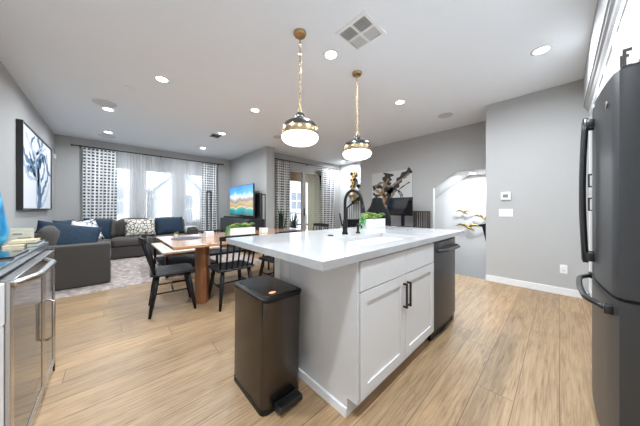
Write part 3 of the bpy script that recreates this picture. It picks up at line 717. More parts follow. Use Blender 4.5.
# =====================================================================
#                         PENDANTS, CEILING FITTINGS
# =====================================================================
def pendant(x, y, label):
    t = thing('pendant_light', label, 'pendant light', (x, y, H), group='pendant lights over the island')
    b = nb(); lathe(b, [(0, H), (.062, H), (.062, H - .012), (.052, H - .028), (.016, H - .034), (.012, H - .05), (0, H - .05)], x, y, 28); smooth_edges(obj('canopy', b, BRASS, t), 40)
    b = nb(); z = H - .05; k = 0
    while z > 2.13:
        tt = bmesh.new(); pts = []
        for i in range(13):
            a = 2 * PI * i / 12; pts.append((.012 * math.cos(a), 0, .027 * math.sin(a)))
        tube(tt, pts, .0036, 6, caps=False)
        merge(b, tt, Matrix.Translation((x, y, z - .022)) @ Matrix.Rotation(R(90 * (k % 2) + 20), 4, 'Z')); z -= .0445; k += 1
    obj('chain', b, BRASS, t, True)
    b = nb(); tube(b, [(x, y, 2.14), (x, y, 2.09)], .012, 10); lathe(b, [(0, 2.108), (.03, 2.103), (.03, 2.094), (0, 2.092)], x, y, 20); obj('loop', b, BRASS, t, True)
    b = nb(); lathe(b, [(0, 2.092), (.036, 2.092), (.044, 2.08), (.041, 2.05), (.055, 2.036), (.10, 2.020), (.145, 1.995), (.165, 1.965), (.168, 1.945), (0, 1.945)], x, y, 40); smooth_edges(obj('shade_cap', b, PEWTER, t), 50)
    b = nb(); lathe(b, [(0, 1.945), (.169, 1.945), (.171, 1.94), (.171, 1.888), (.169, 1.884), (0, 1.884)], x, y, 40); bo = smooth_edges(obj('band', b, BRASS, t), 50)
    b = nb()
    for k in range(3):
        a = 2 * PI * k / 3 + R(200); lathe(b, [(0, 1.908), (.006, 1.910), (.006, 1.920), (0, 1.922)], x + .173 * math.cos(a), y + .173 * math.sin(a), 10)
    obj('thumbscrews', b, PEWTER, bo, True)
    b = nb(); lathe(b, [(.166, 1.884), (.178, 1.868), (.177, 1.852), (.162, 1.826), (.13, 1.808), (.085, 1.796), (.04, 1.790), (0, 1.789)], x, y, 40); obj('glass_shade', b, OPAL, t, True)
    return t
pendant(1.344, 1.718, 'brass and pewter pendant with glowing white glass, left and nearer one')
pendant(2.26, 1.735, 'brass and pewter pendant with glowing white glass, right and farther one')

def downlight():
    t = thing('recessed_light', 'x', 'ceiling light', group='round recessed ceiling lights')
    b = nb(); lathe(b, [(.062, -.001), (.062, -.008), (.085, -.006), (.088, 0), (.07, 0)], 0, 0, 28); bmesh.ops.delete(b, geom=[f for f in b.faces if len(f.verts) > 4], context='FACES'); obj('trim_ring', b, PLATE, t, True)
    b = nb(); lathe(b, [(0, -.001), (.062, -.001), (.060, -.006), (0, -.007)], 0, 0, 28); obj('lens', b, LEDM, t)
    ld = bpy.data.lights.new('downlight', 'AREA'); ld.shape = 'DISK'; ld.size = .13; ld.energy = LAMP_W; ld.color = LAMP_C; ld.spread = R(170)
    lo = bpy.data.objects.new('downlight', ld); C.objects.link(lo); lo.parent = t; lo.location = (0, 0, -.012)
    return t
DL = [(.499, 3.561, 'recessed ceiling light farthest left near the camera, above the dining chair'),
      (-.02, 5.256, 'recessed ceiling light next to the large round speaker on the left'),
      (-.03, 6.822, 'recessed ceiling light nearest the left patterned window curtain'),
      (1.822, 3.581, 'recessed ceiling light above the dining table, left of the near pendant'),
      (1.845, 5.201, 'recessed ceiling light just beside the small dark ceiling vent'),
      (1.895, 6.795, 'recessed ceiling light nearest the right patterned window curtain'),
      (1.78, 1.723, 'recessed ceiling light between the two pendants and the square vent'),
      (3.37, 1.736, 'recessed ceiling light to the right of the far pendant'),
      (3.376, .133, 'recessed ceiling light above the open floor before the refrigerator'),
      (6.086, 5.296, 'small distant recessed ceiling light above the sliding door corner'),
      (.0, .133, 'recessed ceiling light above the camera'), (-.02, 1.73, 'recessed ceiling light over the left counter aisle, out of view'), (1.80, .133, 'recessed ceiling light beside the refrigerator, out of view')]
dl = downlight(); first = True
for c_ in dl.children:
    if c_.type == 'LIGHT': KL = c_.data.copy(); KL.energy = LAMP_K; KL2 = KL.copy(); KL2.energy = LAMP_K * .62; c_.data.energy = LAMP_W
for x, y, lb in DL:
    if first: dl.location = (x, y, H); dl['label'] = lb; first = False
    else:
        k_ = dup(dl, (x, y, H), 0, lb)
        if y < 2 or x > 4:
            for c_ in k_.children:
                if c_.type == 'LIGHT': c_.data = KL2 if x > 3 and y < 1 else KL
sl = dup(dl, (5.78, 1.30, 1.957), 0, 'recessed light in the low white stairwell ceiling')
for c_ in sl.children:
    if c_.type == 'LIGHT': c_.data = c_.data.copy(); c_.data.energy = 19
def ring_plate(name, label, x, y, r, cat, z=H, m=PLATE, group=None):
    t = thing(name, label, cat, (x, y, z), group=group)
    b = nb(); lathe(b, [(0, z), (r, z), (r, z - .004), (r * .93, z - .009), (r * .86, z - .009), (r * .85, z - .006), (0, z - .006)], x, y, 36); smooth_edges(obj('grille', b, m, t))
    b = nb(); lathe(b, [(0, z - .0065), (r * .5, z - .0065), (r * .48, z - .0085), (0, z - .009)], x, y, 30); obj('inner_disc', b, m, t)
    return t
SPKM = M('speaker_mesh_white', (.60, .60, .60), .8, bump=.3, scale=300)
ring_plate('ceiling_speaker', 'large round white ceiling speaker grille on the left', -.06, 5.0, .15, 'speaker', m=SPKM)
ring_plate('ceiling_speaker', 'round white ceiling speaker grille nearest the window wall', -.05, 7.22, .15, 'speaker', m=SPKM)
ring_plate('smoke_detector', 'small flat round ceiling detector above the dining area', .217, 4.124, .07, 'detector')
ring_plate('ceiling_speaker', 'faint round speaker grille in the ceiling near the office wall', 4.45, 1.42, .12, 'speaker', m=SPKM)
ring_plate('ceiling_speaker', 'faint round ceiling plate behind the near pendant', 2.9, 4.55, .11, 'speaker', m=SPKM)
# square diffuser
t_ = thing('ceiling_vent', 'square white four-way ceiling vent above the island', 'vent', (1.772, 1.318, H))
cx, cy, hw = 1.772, 1.318, .175
b = nb(); box(b, cx - hw, cx + hw, cy - hw, cy - hw + .03, H - .012, H); box(b, cx - hw, cx + hw, cy + hw - .03, cy + hw, H - .012, H); box(b, cx - hw, cx - hw + .03, cy - hw + .03, cy + hw - .03, H - .012, H); box(b, cx + hw - .03, cx + hw, cy - hw + .03, cy + hw - .03, H - .012, H)
box(b, cx - .008, cx + .008, cy - hw + .03, cy + hw - .03, H - .012, H); box(b, cx - hw + .03, cx - .008, cy - .008, cy + .008, H - .012, H); box(b, cx + .008, cx + hw - .03, cy - .008, cy + .008, H - .012, H)
obj('frame', b, PLATE, t_)
b = nb(); box(b, cx - hw + .03, cx + hw - .03, cy - hw + .03, cy + hw - .03, H - .001, H - .0004); obj('backing', b, VENTD, t_)
b = nb(); q = .145
for sx in (-1, 1):
    for sy in (-1, 1):
        for k in range(7):
            c = .02 + .018 * k; tt = bmesh.new()
            # louvre slats, tilted
            if sx == sy: box(tt, .010, .143, -.0044, .0044, -.0006, .0006); tilt = Matrix.Translation((0, sy * c, -.007)) @ Matrix.Rotation(R(20) * (-1 if sx > 0 else 1), 4, 'X')
            else: box(tt, -.0044, .0044, .010, .143, -.0006, .0006); tilt = Matrix.Translation((sx * c, 0, -.007)) @ Matrix.Rotation(R(20) * (1 if sx > 0 else -1), 4, 'Y')
            mm = tilt
            if sx == sy: mm = Matrix.Scale(1, 4) @ tilt; off = Vector((0 if sx > 0 else -.153, 0, 0))
            else: off = Vector((0, 0 if sy > 0 else -.153, 0))
            merge(b, tt, Matrix.Translation(Vector((cx, cy, H)) + off) @ mm)
obj('louvres', b, PLATE, t_)
t_ = thing('ceiling_vent', 'small dark slotted ceiling vent over the living area', 'vent', (1.84, 5.44, H))
b = nb(); cx, cy = 1.79, 5.46
box(b, cx - .12, cx + .12, cy - .15, cy - .13, H - .01, H); box(b, cx - .12, cx + .12, cy + .13, cy + .15, H - .01, H); box(b, cx - .12, cx - .10, cy - .13, cy + .13, H - .01, H); box(b, cx + .10, cx + .12, cy - .13, cy + .13, H - .01, H); obj('frame', b, PLATE, t_)
b = nb(); box(b, cx - .10, cx + .10, cy - .13, cy + .13, H - .002, H - .0004); obj('backing', b, VENTD, t_)
b = nb()
for k in range(9): box(b, cx - .094 + .0215 * k, cx - .084 + .0215 * k, cy - .13, cy + .13, H - .01, H - .003)
obj('louvres', b, PEWTER, t_)

# =====================================================================
#                               DINING AREA
# =====================================================================
tb = thing('dining_table', 'long wooden dining table with rounded wooden pedestal legs', 'table', (1.65, 3.5, 0))
b = nb(); box(b, .50, 2.95, 2.86, 4.13, TZ - .035, TZ, .006, 2); obj('tabletop', b, WALNUT, tb)
for cx, cy, rz in ((.885, 3.20, -14), (2.55, 3.20, 14), (2.55, 3.80, -14)):
    tt = bmesh.new(); lathe(tt, [(1, 0), (1, TZ - .036)], 0, 0, 36, sx=.086, sy=.20); bb = nb(); merge(bb, tt, Matrix.Translation((cx, cy, 0)) @ Matrix.Rotation(R(rz), 4, 'Z'))
    smooth_edges(obj('leg', bb, WALNUTLEG, tb), 50)
MAT = M('charcoal_woven_mat', (.09, .085, .10), .8, bump=.4, scale=150)
def placemat(x, y, lb):
    b = nb(); lathe(b, [(0, TZ), (.19, TZ), (.19, TZ + .004), (0, TZ + .004)], x, y, 40); one('placemat', b, MAT, lb, 'placemat', 'round placemats on the dining table')
placemat(.80, 3.62, 'round charcoal placemat at the left end of the dining table')
placemat(2.55, 3.62, 'round charcoal placemat at the far right end of the dining table')
def loop_holder(x, y, lb):
    t = thing('candle_holder', lb, 'candle holder', (x, y, TZ), group='black loop candle holders on the dining table')
    b = nb(); box(b, x - .055, x + .055, y - .055, y + .055, TZ, TZ + .085, .003); obj('block', b, WHITECER, t)
    b = nb(); z0, z1, hw_ = TZ + .086, 1.44, .028; q = .009
    # plane of the loop faces the room diagonally
    tt = bmesh.new(); box(tt, -hw_ - q, -hw_ + q, -q, q, z0, z1); box(tt, hw_ - q, hw_ + q, -q, q, z0, z1); box(tt, -hw_ + q, hw_ - q, -q, q, z0, z0 + 2 * q); box(tt, -hw_ + q, hw_ - q, -q, q, z1 - 2 * q, z1)
    merge(b, tt, Matrix.Translation((x, y, 0)) @ Matrix.Rotation(R(-25), 4, 'Z')); obj('loop', b, BLACKPL, t)
loop_holder(1.09, 3.61, 'tall thin black loop on a white block, left of the table succulents')
loop_holder(2.00, 3.61, 'tall thin black loop on a white block, right of the table succulents')
potted('small_succulent', 'tiny green succulent near the far left corner of the table', .74, 4.02, TZ, .03, .035, WHITECER, 26, .055, .014, 1.2, LIME, 21)

def chair_proto():
    t = thing('dining_chair', 'x', 'chair', group='black spindle-back dining chairs')
    # seat : rounded square, dished
    b = nb(); poly = rrect(-.235, .235, -.215, .215, .07, 6)
    rings = []
    for s, z in ((.93, .432), (1, .440), (1, .452), (.96, .458), (.7, .452), (.35, .449)):
        rings.append([b.verts.new((p[0] * s, p[1] * s, z)) for p in poly])
    for r1, r2 in zip(rings, rings[1:]):
        for k in range(len(poly)): b.faces.new((r1[k], r1[(k + 1) % len(poly)], r2[(k + 1) % len(poly)], r2[k]))
    b.faces.new(rings[0]); b.faces.new(rings[-1]); obj('seat', b, BLKWOOD, t, True)
    feet = {}
    for sx in (-1, 1):
        for sy in (-1, 1):
            top = Vector((sx * .16, sy * .145, .438)); bot = Vector((sx * .215, sy * .215, 0)); feet[sx, sy] = (top, bot)
            b = nb(); tube(b, [top, top.lerp(bot, .45), bot], [.023, .025, .014], 10); obj('leg', b, BLKWOOD, t, True)
    def at(sx, sy, f): return feet[sx, sy][0].lerp(feet[sx, sy][1], f)
    for sx in (-1, 1): b = nb(); tube(b, [at(sx, -1, .45), at(sx, 1, .45)], .009, 8); obj('stretcher', b, BLKWOOD, t, True)
    b = nb(); tube(b, [(at(-1, -1, .45) + at(-1, 1, .45)) / 2, (at(1, -1, .45) + at(1, 1, .45)) / 2], .009, 8); obj('stretcher', b, BLKWOOD, t, True)
    # back
    def crest(u): return Vector((u * .235, -.300 + .050 * u * u, .832 + .0 * u))
    n = 7
    for k in range(n):
        u = -1 + 2 * k / (n - 1); bt = Vector((u * .195, -.185 + .02 * u * u, .450)); tp = crest(u * .93)
        b = nb(); rr = .012 if k in (0, n - 1) else .010
        tube(b, [bt, bt.lerp(tp, .5), tp], [rr, rr * 1.15, rr * .9], 8); obj('spindle', b, BLKWOOD, t, True)
    b = nb(); pr = None
    for k in range(15):
        u = -1 + 2 * k / 14; c = crest(u); hh = .034 * (1 - .35 * abs(u) ** 3)
        cur = [b.verts.new(c + Vector(d)) for d in ((0, .011, -hh), (0, -.013, -hh), (0, -.018, hh), (0, .004, hh))]
        if pr:
            for q in range(4): b.faces.new((pr[q], pr[(q + 1) % 4], cur[(q + 1) % 4], cur[q]))
        else: b.faces.new(cur)
        pr = cur
    b.faces.new(pr); smooth_edges(obj('crest_rail', b, BLKWOOD, t), 40)
    return t
ch = chair_proto()
ch.location = (.545, 3.175, 0); ch.rotation_euler.z = R(-96); ch['label'] = 'black spindle-back chair at the left end of the dining table'
dup(ch, (1.135, 2.87, 0), 0, 'black spindle-back chair on the near side of the table, behind the trash can')
dup(ch, (1.83, 2.86, 0), R(3), 'black spindle-back chair on the near side of the table, mostly hidden by the island')
dup(ch, (3.05, 3.5, 0), R(90), 'black spindle-back chair at the far right end of the dining table')
# bench on far side
bn = thing('dining_bench', 'long black bench tucked under the far side of the dining table', 'bench', (1.7, 3.95, 0))
b = nb(); box(b, 1.05, 2.35, 3.80, 4.12, .42, .455, .006); obj('seat', b, BLKWOOD, bn)
for x in (1.15, 2.25):
    for y in (3.86, 4.06): b = nb(); tube(b, [(x, y, .42), (x, y, 0)], .018, 10); obj('leg', b, BLKWOOD, bn, True)

# =====================================================================
#                               LIVING AREA
# =====================================================================
# rug
b = nb(); nx, ny = 90, 70; rx0, rx1, ry0, ry1 = -.88, 2.5, 4.46, 6.95
grid = {}
rn = random.Random(3)
for i in range(nx + 1):
    for j in range(ny + 1):
        e = i in (0, nx) or j in (0, ny)
        x = rx0 + (rx1 - rx0) * i / nx + rn.uniform(-.012, .012); y = ry0 + (ry1 - ry0) * j / ny + rn.uniform(-.012, .012)
        grid[i, j] = b.verts.new((x, y, .003 if e else .026 + rn.uniform(-.008, .008)))
for i in range(nx):
    for j in range(ny): b.faces.new((grid[i, j], grid[i + 1, j], grid[i + 1, j + 1], grid[i, j + 1]))
one('area_rug', b, RUG, 'shaggy beige rug under the sofa and coffee table', 'rug', smooth=True)

def cushion(bm, x0, x1, y0, y1, z0, z1, r=.05, puff=.02):
    t = bmesh.new(); bmesh.ops.create_cube(t, size=1); bmesh.ops.subdivide_edges(t, edges=t.edges, cuts=7, use_grid_fill=True)
    sx, sy, sz = (x1 - x0) / 2, (y1 - y0) / 2, (z1 - z0) / 2
    for v in t.verts:
        p = Vector((v.co.x * 2 * sx, v.co.y * 2 * sy, v.co.z * 2 * sz))
        q = Vector([max(-s + r, min(s - r, c)) for c, s in zip(p, (sx, sy, sz))]) if min(sx, sy, sz) > r else p * .6
        d = p - q
        if d.length > 1e-6: p = q + d.normalized() * min(d.length, r)
        a, c, e = v.co.x * 2, v.co.y * 2, v.co.z * 2
        f = Vector((a * puff * (1 - c * c) * (1 - e * e), c * puff * (1 - a * a) * (1 - e * e), e * puff * (1 - a * a) * (1 - c * c)))
        v.co = p + f
    merge(bm, t, Matrix.Translation(((x0 + x1) / 2, (y0 + y1) / 2, (z0 + z1) / 2))); return bm
so_ = thing('sectional_sofa', 'large taupe fabric corner sofa along the left and window walls', 'sofa', (.3, 6.5, 0))
Z0 = .035
b = nb(); box(b, -.885, .0, 5.02, 7.70, Z0 + .02, .30, .015); box(b, .0, 1.56, 6.84, 7.70, Z0 + .02, .30, .015); obj('base', b, SOFA, so_)
b = nb(); box(b, -.885, .01, 4.77, 5.015, Z0 - .005, .645, .025, 3); obj('armrest', b, SOFA, so_)
b = nb(); box(b, 1.565, 1.80, 6.86, 7.70, Z0 - .005, .63, .03, 3); obj('armrest', b, SOFA, so_)
b = nb(); box(b, -.885, -.70, 5.02, 7.70, .30, .82, .03, 3); obj('back_frame', b, SOFA, so_)
b = nb(); box(b, -.70, 1.56, 7.52, 7.70, .30, .80, .03, 3); obj('back_frame', b, SOFA, so_)
for y0, y1 in ((5.03, 5.93), (5.94, 6.83)): b = nb(); cushion(b, -.70, .0, y0, y1, .30, .485, .05); obj('seat_cushion', b, SOFAC, so_, True)
for x0, x1 in ((-.70, .02), (.03, .79), (.80, 1.56)): b = nb(); cushion(b, x0, x1, 6.84, 7.5, .30, .495, .05); obj('seat_cushion', b, SOFAC, so_, True)
for y0, y1 in ((5.04, 5.80), (5.81, 6.52), (6.53, 7.2)): b = nb(); cushion(b, -.76, -.56, y0, y1, .47, .90, .08, .03); obj('back_cushion', b, SOFAC, so_, True)
for x0, x1 in ((-.55, .12), (.13, .82), (.83, 1.54)): b = nb(); cushion(b, x0, x1, 7.27, 7.52, .49, .925, .08, .03); obj('back_cushion', b, SOFAC, so_, True)
def pillow(label, cx, cy, cz, w_, h_, th, rot, m, group='throw pillows on the corner sofa', band=None):
    b = nb(); n = 14; vs = {}
    for side in (1, -1):
        for i in range(n + 1):
            for j in range(n + 1):
                u, v = -1 + 2 * i / n, -1 + 2 * j / n
                k = max(0, (1 - abs(u) ** 2.6) * (1 - abs(v) ** 2.6)) ** .55
                px = u * w_ / 2 * (1 - .07 * (1 - v * v)); pz = v * h_ / 2 * (1 - .07 * (1 - u * u))
                if side == -1 and (i in (0, n) or j in (0, n)): vs[side, i, j] = vs[1, i, j]; continue
                vs[side, i, j] = b.verts.new((px, side * th / 2 * k, pz))
        for i in range(n):
            for j in range(n): b.faces.new((vs[side, i, j], vs[side, i + 1, j], vs[side, i + 1, j + 1], vs[side, i, j + 1]))
    o = obj('throw_pillow', b, m, None, True, mods='origin')
    o.location = (cx, cy, cz); o.rotation_euler = Euler([R(a) for a in rot], 'XYZ')
    return tag(o, label, 'pillow', group)
pillow('large navy velvet pillow nearest the camera on the left sofa arm', -.47, 5.23, .735, .72, .48, .17, (-34, 12, 4), NAVY)
pillow('plain white pillow between the near navy and printed pillows', -.33, 5.62, .72, .40, .44, .12, (-25, 22, 25), WHITEFAB)
pillow('white pillow with dark print behind the plain white one', -.30, 5.98, .76, .42, .44, .12, (-22, -8, 40), PATTERN2)
pillow('navy pillow tucked behind the white pillow on the left sofa', -.52, 5.80, .78, .42, .44, .13, (-20, 0, 60), NAVY)
pillow('navy velvet pillow standing in the corner of the sofa', -.20, 7.02, .73, .48, .46, .14, (-14, 8, 15), NAVY)
pillow('cream and brown printed pillow on the window side of the sofa', .56, 7.13, .72, .62, .44, .14, (-16, 0, 0), PATTERN)
pillow('navy velvet pillow at the right end of the sofa', 1.17, 7.10, .73, .62, .46, .14, (-16, -2, 0), NAVY)
# throw blanket on right arm
b = nb(); pr = None
for i in range(15):
    a = i / 14; x = 1.54 + .28 * a; z = .652 + .02 * max(0, math.sin(PI * a)) ** .5; row = []
    if i == 0: x, z = 1.535, .50
    if i == 14: x, z = 1.825, .42
    for j in range(13):
        y = 7.0 + .42 * j / 12; row.append(b.verts.new((x + .008 * math.sin(j * 1.9), y, z + .006 * math.sin(j * 1.7 + i))))
    if pr:
        for j in range(12): b.faces.new((pr[j], pr[j + 1], row[j + 1], row[j]))
    pr = row
o = one('throw_blanket', b, THROW, 'pale grey knitted throw draped over the right sofa armrest', 'blanket', smooth=True)
sm = o.modifiers.new('thick', 'SOLIDIFY'); sm.thickness = .015; sm.offset = 1
# coffee table
ct = thing('coffee_table', 'low pale-topped coffee table on the rug behind the dining table', 'coffee table', (1.05, 5.1, .03))
b = nb(); box(b, .63, 1.55, 4.40, 5.85, .425, .455, .004); obj('tabletop', b, PALEWOOD, ct)
b = nb(); box(b, .66, 1.52, 4.43, 5.82, .385, .424); obj('apron', b, WALNUTLEG, ct)
b = nb(); box(b, .68, 1.50, 4.45, 5.80, .14, .165); obj('shelf', b, BLKWOOD, ct)
for x in (.69, 1.49):
    for y in (4.46, 5.79): b = nb(); box(b, x - .02, x + .02, y - .02, y + .02, .028, .385); obj('leg', b, BLKWOOD, ct)
b = nb(); box(b, .74, 1.02, 4.75, 5.1, .456, .476, .003); one('magazine', b, WHITEFAB, 'pale magazine lying on the coffee table', 'magazine')
# end table
et = thing('end_table', 'small black end table between sofa and television console', 'table', (2.2, 7.1, 0))
b = nb(); box(b, 1.9, 2.52, 6.98, 7.46, .50, .53, .004); obj('tabletop', b, BLKWOOD, et)
for x in (1.93, 2.49):
    for y in (7.01, 7.43): b = nb(); box(b, x - .012, x + .012, y - .012, y + .012, 0, .50); obj('leg', b, BLKWOOD, et)
# tv console
cn = thing('media_console', 'black media console below the television', 'console', (2.82, 6.4, 0))
b = nb(); box(b, 2.62, 3.05, 5.46, 7.5, .12, .90, .004); obj('body', b, M('dark_console_paint', (.022, .022, .027), .35), cn)
for k in range(4):
    y0 = 5.47 + .507 * k; b = nb(); box(b, 2.60, 2.62, y0, y0 + .50, .14, .88, .003); obj('door', b, M('dark_console_front', (.028, .028, .034), .35), cn)
for y in (5.50, 7.43):
    for x in (2.66, 3.01): b = nb(); box(b, x - .02, x + .02, y - .02, y + .02, 0, .12); obj('leg', b, BLACKPL, cn)
tv = thing('television', 'flat television showing a lake and mountain landscape', 'television', (2.86, 6.55, .90))
y0, y1, z0, z1 = 5.70, 7.33, .985, 1.875
b = nb(); box(b, 2.85, 2.89, y0, y1, z0, z1, .004); obj('bezel', b, GLOSSBLK, tv)
b = nb(); box(b, 2.8485, 2.8498, y0 + .012, y1 - .012, z0 + .02, z1 - .012); obj('screen', b, screen_mat(z0, z1), tv)
b = nb(); box(b, 2.76, 2.98, 6.2, 6.85, .901, .912, .003); box(b, 2.86, 2.885, 6.45, 6.6, .912, .99); obj('stand', b, BLACKPL, tv)
b = nb(); box(b, 2.66, 2.74, 6.15, 7.35, .901, .955, .01); one('soundbar', b, BLACKPL, 'long black soundbar in front of the television', 'soundbar')
sp = thing('tower_speaker', 'dark upright speaker right of the television', 'speaker', (3.03, 5.74, .9))
b = nb(); box(b, 2.996, 3.06, 5.60, 5.88, .901, 1.62, .006); obj('cabinet', b, M('speaker_body', (.05, .05, .052), .6), sp)
b = nb(); box(b, 2.99, 2.996, 5.615, 5.865, .92, 1.60); obj('grille', b, BLACKPL, sp)
# left wall art
BR = [2.3]
def ribbon(bm, pts, w0, w1, plane_x, off=0.0):
    """flat brush stroke on a plane x = plane_x; pts in (y, z)"""
    P_ = [Vector((p[0], p[1])) for p in pts]; n = 26; out = []; w0 *= BR[0]; w1 *= BR[0]
    # catmull rom
    def cr(t):
        m = len(P_) - 1; k = min(int(t * m), m - 1); f = t * m - k
        p0, p1, p2, p3 = P_[max(k - 1, 0)], P_[k], P_[k + 1], P_[min(k + 2, m)]
        return .5 * ((2 * p1) + (p2 - p0) * f + (2 * p0 - 5 * p1 + 4 * p2 - p3) * f * f + (3 * p1 - p0 - 3 * p2 + p3) * f ** 3)
    pr = None
    for i in range(n + 1):
        t = i / n; c = cr(t); d = cr(min(1, t + .01)) - cr(max(0, t - .01)); d = d.normalized() if d.length > 0 else Vector((0, 1)); nn = Vector((-d.y, d.x))
        w_ = (w0 + (w1 - w0) * t) * (.75 + .25 * math.sin(i * 1.3)) / 2
        cur = (bm.verts.new((plane_x, *(c + nn * w_))), bm.verts.new((plane_x, *(c - nn * w_))))
        if pr: bm.faces.new((pr[0], pr[1], cur[1], cur[0]))
        pr = cur
ar = thing('framed_artwork', 'large black-framed white artwork with blue-grey smoky tree forms', 'artwork', (-.89, 6.0, 1.16))
Y0, Y1, ZA, ZB = 4.98, 7.05, 1.16, 2.385
b = nb(); q = .022
box(b, -.919, -.86, Y0, Y0 + q, ZA, ZB); box(b, -.919, -.86, Y1 - q, Y1, ZA, ZB); box(b, -.919, -.86, Y0 + q, Y1 - q, ZA, ZA + q); box(b, -.919, -.86, Y0 + q, Y1 - q, ZB - q, ZB); obj('frame', b, FRAMEB, ar)
b = nb(); box(b, -.905, -.875, Y0 + q, Y1 - q, ZA + q, ZB - q); cv = obj('canvas', b, CANVAS, ar)
def yy(f): return Y0 + (Y1 - Y0) * f
def zz(f): return ZA + (ZB - ZA) * f
b = nb()
for pts, a, c in (([(.52, .02), (.50, .3), (.48, .55), (.55, .8), (.45, .97)], .17, .05), ([(.50, .35), (.30, .55), (.10, .62), (.03, .78)], .10, .02), ([(.50, .5), (.36, .66), (.25, .82), (.36, .95)], .08, .02),
                  ([(.52, .62), (.70, .78), (.85, .60), (.97, .55)], .08, .03), ([(.55, .15), (.72, .35), (.85, .52), (.80, .85)], .07, .03)):
    ribbon(b, [(yy(p), zz(q_)) for p, q_ in pts], a, c, -.8742)
for pts, a, c in (([(.10, .48), (.28, .50), (.44, .38)], .06, .04), ([(.62, .98), (.60, .8), (.70, .66), (.66, .5), (.56, .4)], .05, .04), ([(.2, .7), (.3, .6), (.46, .68)], .04, .03)): ribbon(b, [(yy(p), zz(q_)) for p, q_ in pts], a, c, -.8742)
obj('ink_forms', b, INKBLUE, cv)
b = nb()
for pts, a, c in (([(.42, .05), (.42, .4), (.40, .7), (.60, .9)], .05, .03), ([(.05, .55), (.20, .40), (.45, .42)], .05, .02), ([(.60, .05), (.78, .2), (.92, .42)], .05, .03), ([(.1, .9), (.3, .75), (.5, .78), (.75, .92)], .04, .02)):
    ribbon(b, [(yy(p), zz(q_)) for p, q_ in pts], a, c, -.8738)
obj('ink_wisps', b, INKPALE, cv)
b = nb(); box(b, -.918, -.885, 7.70, 7.80, 2.31, 2.40, .004); one('wall_sensor', b, PLATE, 'small white sensor box high in the left living room corner', 'sensor')

# curtains
def curtain(name, label, cat, x0, x1, y, z0, z1, m, folds, amp, group, bow=0., n=None, u_off=0, thick=.003, x0b=None, x1b=None):
    b = nb(); uvl = b.loops.layers.uv.new('UVMap'); nx = folds * 10; nz = 12; g = {}; L = 0; uvs = {}
    x0b = x0 if x0b is None else x0b; x1b = x1 if x1b is None else x1b
    for j in range(nz + 1):
        s = j / nz; z = z0 + (z1 - z0) * s; L = 0; px = None
        xa, xb = x0b + (x0 - x0b) * s, x1b + (x1 - x1b) * s
        for i in range(nx + 1):
            t = i / nx; x = xa + (xb - xa) * t; a = amp * (1 - .35 * s)
            yv = y + a * math.sin(2 * PI * folds * t + .6 * math.sin(3 * s + t * 5)) 
            if px is not None: L += math.hypot(x - px[0], yv - px[1])
            px = (x, yv); g[i, j] = b.verts.new((x, yv, z)); uvs[g[i, j]] = (L + u_off, z)
    for i in range(nx):
        for j in range(nz):
            f = b.faces.new((g[i, j], g[i + 1, j], g[i + 1, j + 1], g[i, j + 1]))
            for lp in f.loops: lp[uvl].uv = uvs[lp.vert]
    o = obj(name, b, m, None, True); tag(o, label, cat, group)
    if thick: sm = o.modifiers.new('thick', 'SOLIDIFY'); sm.thickness = thick
    return o
def rod(label, x0, x1, y, z, wall_y):
    t = thing('curtain_rod', label, 'curtain rod', ((x0 + x1) / 2, y, z))
    b = nb(); tube(b, [(x0, y, z), (x1, y, z)], .013, 10); obj('pole', b, FRAMEB, t, True)
    for x in (x0, x1):
        b = nb(); lathe(b, [(0, z - .022), (.018, z - .018), (.024, z), (.018, z + .018), (0, z + .022)], x, y, 14); obj('finial', b, FRAMEB, t, True)
    for x in (x0 + .12, (x0 + x1) / 2, x1 - .12): b = nb(); tube(b, [(x, y, z), (x, wall_y, z)], .008, 8); box(b, x - .012, x + .012, wall_y - .006, wall_y, z - .04, z + .04); obj('bracket', b, FRAMEB, t)
    return t
rod('long black curtain rod across the living room windows', -.64, 2.78, 7.74, 2.665, 7.85)
rod('black curtain rod above the sliding balcony door', 3.46, 6.28, 5.76, 2.67, 5.87)
G1 = 'patterned curtains at the living room windows'; G2 = 'patterned curtains at the sliding door'; G3 = 'sheer white window curtains'
curtain('curtain', 'black and white dash-print curtain at the left end of the window wall', 'curtain', -.47, .12, 7.72, .04, 2.63, CURT, 6, .022, G1, x0b=-.47, x1b=.14)
curtain('curtain', 'black and white dash-print curtain at the right end of the window wall', 'curtain', 2.12, 2.58, 7.72, .04, 2.63, CURT, 5, .022, G1)
curtain('curtain', 'black and white dash-print curtain on the left side of the sliding door', 'curtain', 3.60, 4.10, 5.74, .04, 2.63, CURT, 5, .022, G2)
curtain('curtain', 'black and white dash-print curtain on the right side of the sliding door', 'curtain', 5.44, 6.12, 5.74, .04, 2.63, CURT, 6, .022, G2)
curtain('sheer_curtain', 'sheer white curtain beside the left patterned panel, over the first window', 'curtain', .13, .72, 7.76, .04, 2.64, SHEER, 9, .022, G3, thick=0)
curtain('sheer_curtain', 'sheer white curtain hanging over the middle window', 'curtain', .72, 1.20, 7.76, .04, 2.64, SHEER, 8, .022, G3, thick=0)
curtain('sheer_curtain', 'sheer white curtain over the right window beside the patterned panel', 'curtain', 1.70, 2.14, 7.76, .04, 2.64, SHEER, 9, .022, G3, thick=0, x0b=1.60)
curtain('sheer_curtain', 'sheer white layer just left of the middle window gap', 'curtain', 1.20, 1.70, 7.765, .04, 2.64, SHEER, 3, .012, G3, thick=0)
# corner plant by the sliding door
potted('snake_plant', 'dark green upright plant in front of the left sliding door curtain', 3.62, 5.50, 0, .13, .42, BLACKPL, 34, .85, .05, .22, DKGREEN, 8)
# wall device near the sliding door
b = nb(); box(b, 6.22, 6.34, 5.83, 5.87, 2.26, 2.36, .006); one('door_chime', b, PLATE, 'small white box on the wall right of the sliding door curtain', 'chime')

